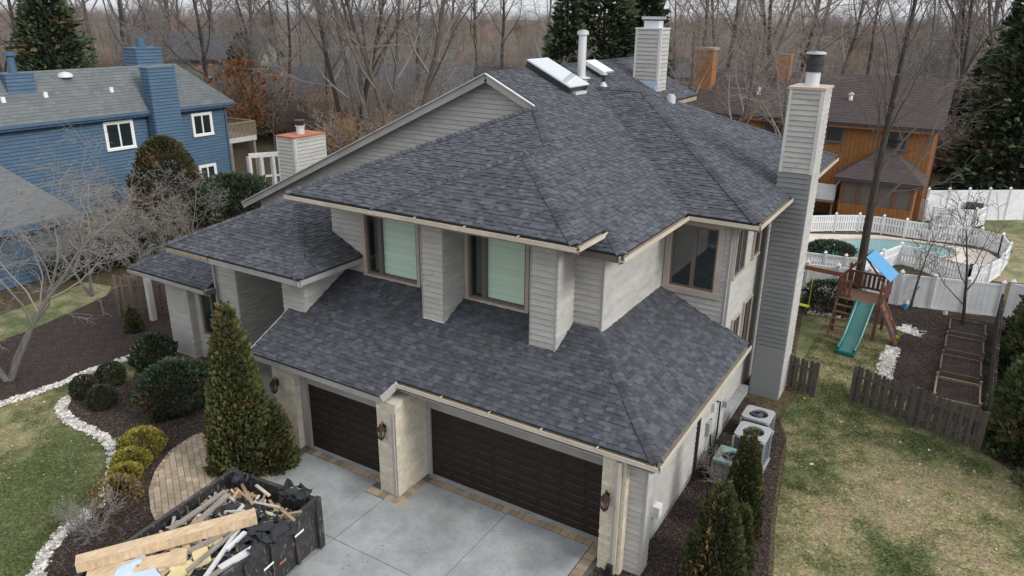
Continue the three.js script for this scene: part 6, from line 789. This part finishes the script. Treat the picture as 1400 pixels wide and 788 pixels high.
  { const d = thing('raised_deck', 'tan timber balcony deck on the end of the blue house', 'deck'), x0 = bx - 3.2, x1 = bx - 0.2, za = z0 - 2.6, zb = z0 - 0.1; boxPart('floor', M.trimPale, d, x0, x1, 2.75, 3.1, za, zb); for (let k = 0; k <= 22; k++) { const z = lerp(zb, za, k / 22); boxPart('baluster', M.deckWood, d, x1 - 0.05, x1, 3.1, 4.05, z - 0.03, z + 0.03); } boxPart('rail', M.deckWood, d, x1 - 0.08, x1 + 0.04, 4.05, 4.14, za, zb); boxPart('rail', M.deckWood, d, x0, x1 - 0.08, 4.05, 4.14, za, za + 0.1); for (let k = 0; k < 20; k++) { const x = lerp(x0, x1 - 0.1, k / 20); boxPart('baluster', M.deckWood, d, x, x + 0.05, 3.1, 4.05, za, za + 0.05); } for (const z of [za + 0.1, zb - 0.3]) boxPart('post', M.deckWood, d, x1 - 0.25, x1 - 0.05, 0, 2.75, z, z + 0.2); }
  { const d = thing('pergola', 'low cream timber porch frame beside the raised deck', 'pergola'), p = G(345, 262), q = G(392, 258); const a = V3(p.x, 0, p.z), b = V3(q.x, 0, q.z); for (let k = 0; k <= 3; k++) { const c = a.clone().lerp(b, k / 3); boxPart('post', M.trimPale, d, c.x - 0.12, c.x + 0.12, 0, 2.4, c.z - 0.12, c.z + 0.12); } mb().beam(a.clone().setY(2.45), b.clone().setY(2.45), 0.2, 0.3).build('beam', M.trimPale, d); mb().beam(a.clone().setY(1.0), b.clone().setY(1.0), 0.12, 0.12).build('rail', M.trimPale, d); }
}
{ // orange cedar house: its long wall faces +Z
  const t = thing('cedar_house', 'orange cedar sided house with a brown shingle roof beyond the pool', 'house'), ey = 5.7, zf = -36.4, z0 = zf + 0.5, x0 = -6.5, x1 = 8.9, zr = -41.5, ry = 8.15;
  const planks = (x0, x1, y0, y1, z, m) => { boxPart('wall', m, t, x0, x1, y0, y1, z - 0.3, z - 0.02); const b = mb(); for (let x = x0; x < x1; x += 0.25) b.box(x + 0.01, Math.min(x1, x + 0.235), y0, y1, z - 0.02, z + 0.004); b.build('siding', m, t).userData.kind = 'stuff'; };
  planks(x0, x1, 0, ey, zf, M.cedar); boxPart('wall', M.cedarDark, t, x1 - 0.2, x1, 0, ey, -46, zf - 0.31);
  farRoof(t, [[V3(x0 - 0.4, ey, z0), V3(x1 + 0.4, ey, z0), V3(x1 + 0.4, ry, zr), V3(x0 - 0.4, ry, zr)], [V3(x0 - 0.4, ey, -47), V3(x1 + 0.4, ey, -47), V3(x1 + 0.4, ry, zr), V3(x0 - 0.4, ry, zr)]], M.roofBrown); boxPart('fascia', M.cedarDark, t, x0 - 0.4, x1 + 0.4, ey - 0.3, ey - 0.19, z0 - 0.04, z0); mb().hexa([V3(x1 - 0.1, ey - 0.05, -46.5), V3(x1 - 0.1, ey - 0.05, zf), V3(x1 - 0.1, ry - 0.2, zr)], [V3(x1, ey - 0.05, -46.5), V3(x1, ey - 0.05, zf), V3(x1, ry - 0.2, zr)]).build('gable_wall', M.cedarDark, t);
  for (const [px, py, w, h] of [[1060, 172, 1.5, 1.4], [1142, 181, 1.1, 1.25], [1226, 191, 1.3, 1.3]]) farWindow(t, atZ(px, py, zf + 0.01), UX, w, h, 1, { trimMat: M.frameBronze, frame: M.frameBronze, trim: 0.08 });
  { const a = atZ(945, 130, -38.5), top = atZ(955, 68, -38.5), b = atZ(970, 130, -38.5); boxPart('chimney', M.cedar, t, a.x, b.x, 5.5, top.y, -39.6, -38.5); boxPart('chimney_cap', M.wallTan, t, a.x - 0.06, b.x + 0.06, top.y, top.y + 0.15, -39.7, -38.44); } { const top = atZ(1066, 74, -40.2), b = atZ(1076, 74, -40.2); boxPart('chimney', M.cedar, t, top.x, b.x + 0.3, 7, top.y, -41, -40.2); }
  for (const [px, py] of [[1036, 140], [1160, 155]]) { const z = -38.4, p = atZ(px, py, z); mb().lathe(V3(p.x, ey + (ry - ey) * (z0 - z) / (z0 - zr), z), [[0.12, 0], [0.12, 0.35], [0.2, 0.36], [0.05, 0.5]], 8).build('vent_pipe', M.frameWhite, t); }
  // lower porch wing with its own brown roof
  const px0 = 4.7, px1 = 8.6, pz = -33.6; planks(px0, px1, 0, 1.35, pz, M.cedar); boxPart('screen_wall', M.frameBronze, t, px0, px1, 1.36, 2.9, pz - 0.4, pz - 0.06); for (let k = 0; k <= 4; k++) boxPart('post', M.cedarDark, t, lerp(px0, px1 - 0.15, k / 4), lerp(px0 + 0.15, px1, k / 4), 1.36, 2.9, pz - 0.05, pz + 0.02); boxPart('wall', M.cedarDark, t, px0, px0 + 0.15, 0, 2.2, -36.1, pz - 0.31); boxPart('wall', M.cedarDark, t, px1 - 0.15, px1, 0, 2.2, -36.1, pz - 0.31);
  farRoof(t, [[V3(px0 - 0.4, 2.9, pz + 0.4), V3(px1 + 0.4, 2.9, pz + 0.4), V3(6.6, 4.5, -36.35)], [V3(px1 + 0.4, 2.9, pz + 0.4), V3(px1 + 0.4, 2.9, -36.35), V3(6.6, 4.5, -36.35)], [V3(px0 - 0.4, 2.9, pz + 0.4), V3(px0 - 0.4, 2.9, -36.35), V3(6.6, 4.5, -36.35)]], M.roofBrown, 'porch_roof');
  { const d = thing('white_balcony', 'white panelled balcony on the cedar house behind the chimney chase', 'balcony'), a = G(1112, 300), b = G(1150, 300); boxPart('floor', M.deckWood, d, 1.0, 4.4, 1.15, 1.3, -35.9, -34.1); boxPart('front_panel', M.vinyl, d, 1.0, 4.4, 1.3, 2.25, -34.15, -34.1); boxPart('side_panel', M.vinyl, d, 4.36, 4.4, 1.3, 2.25, -35.9, -34.16); for (const x of [1.1, 2.7, 4.3]) boxPart('post', M.deckWood, d, x - 0.06, x + 0.06, 0, 1.15, -34.3, -34.18); }
}
// houses glimpsed through the wood
function smallHouse(label, px, dist, w, d, h, rise, wall, roof, turn, wins) { const p = far(px, dist), t = thing('distant_house', label, 'house', [p.x, 0, p.z], turn); boxPart('wall', wall, t, -w / 2, w / 2, 0, h, -d / 2, d / 2); const r = farRoof(t, [[V3(-w / 2 - 0.4, h, d / 2 + 0.4), V3(w / 2 + 0.4, h, d / 2 + 0.4), V3(w / 2 + 0.4, h + rise, 0), V3(-w / 2 - 0.4, h + rise, 0)], [V3(-w / 2 - 0.4, h, -d / 2 - 0.4), V3(w / 2 + 0.4, h, -d / 2 - 0.4), V3(w / 2 + 0.4, h + rise, 0), V3(-w / 2 - 0.4, h + rise, 0)]], roof); for (const s of [-1, 1]) mb().hexa([V3(s * w / 2 - 0.1, h, -d / 2), V3(s * w / 2 - 0.1, h, d / 2), V3(s * w / 2 - 0.1, h + rise * 0.96, 0)], [V3(s * w / 2 + 0.02, h, -d / 2), V3(s * w / 2 + 0.02, h, d / 2), V3(s * w / 2 + 0.02, h + rise * 0.96, 0)]).build('gable', wall, t); for (let k = 0; k < wins; k++) farWindow(t, V3(lerp(-w / 2, w / 2, (k + 0.5) / wins), h * 0.62, d / 2 + 0.01), UX, 1.2, 1.4, 1); return t; }
smallHouse('white walled house with a dark roof behind the blue ridge chimney', 236, 98, 8, 8, 7.2, 2.2, M.wallWhite, M.roofGrey, 0.9, 3); smallHouse('pale house with a grey roof among the trunks beside the copper tree', 288, 96, 13, 9, 6.6, 2.4, M.wallTan, M.roofGrey, 0.5, 4); smallHouse('dark roofed house hidden in brush behind the gable', 566, 88, 13, 9, 3.2, 3.0, M.wallTan, M.roofGrey, 0.45, 3); smallHouse('grey roofed house in the brush beyond the far chimney', 400, 84, 15, 10, 3.4, 2.8, M.wallTan, M.roofGrey, 0.5, 3); smallHouse('low white house behind the cedar roof', 1015, 92, 13, 8, 5.2, 1.6, M.wallWhite, M.roofGrey, 0.2, 4); smallHouse('tan house at the end of the road beyond the pine', 1310, 110, 12, 9, 4.6, 2.6, M.wallTan, M.roofGrey, -0.1, 3); smallHouse('brick coloured house deep in the wood behind the bush', 640, 92, 13, 9, 3.2, 2.6, M.cedarDark, M.roofBrown, 0.3, 3);
sheet('road', [[11.2, -44], [16, -44], [19, -75], [12, -75]], 0.02, M.asphalt);
renderer.render(scene, camera);
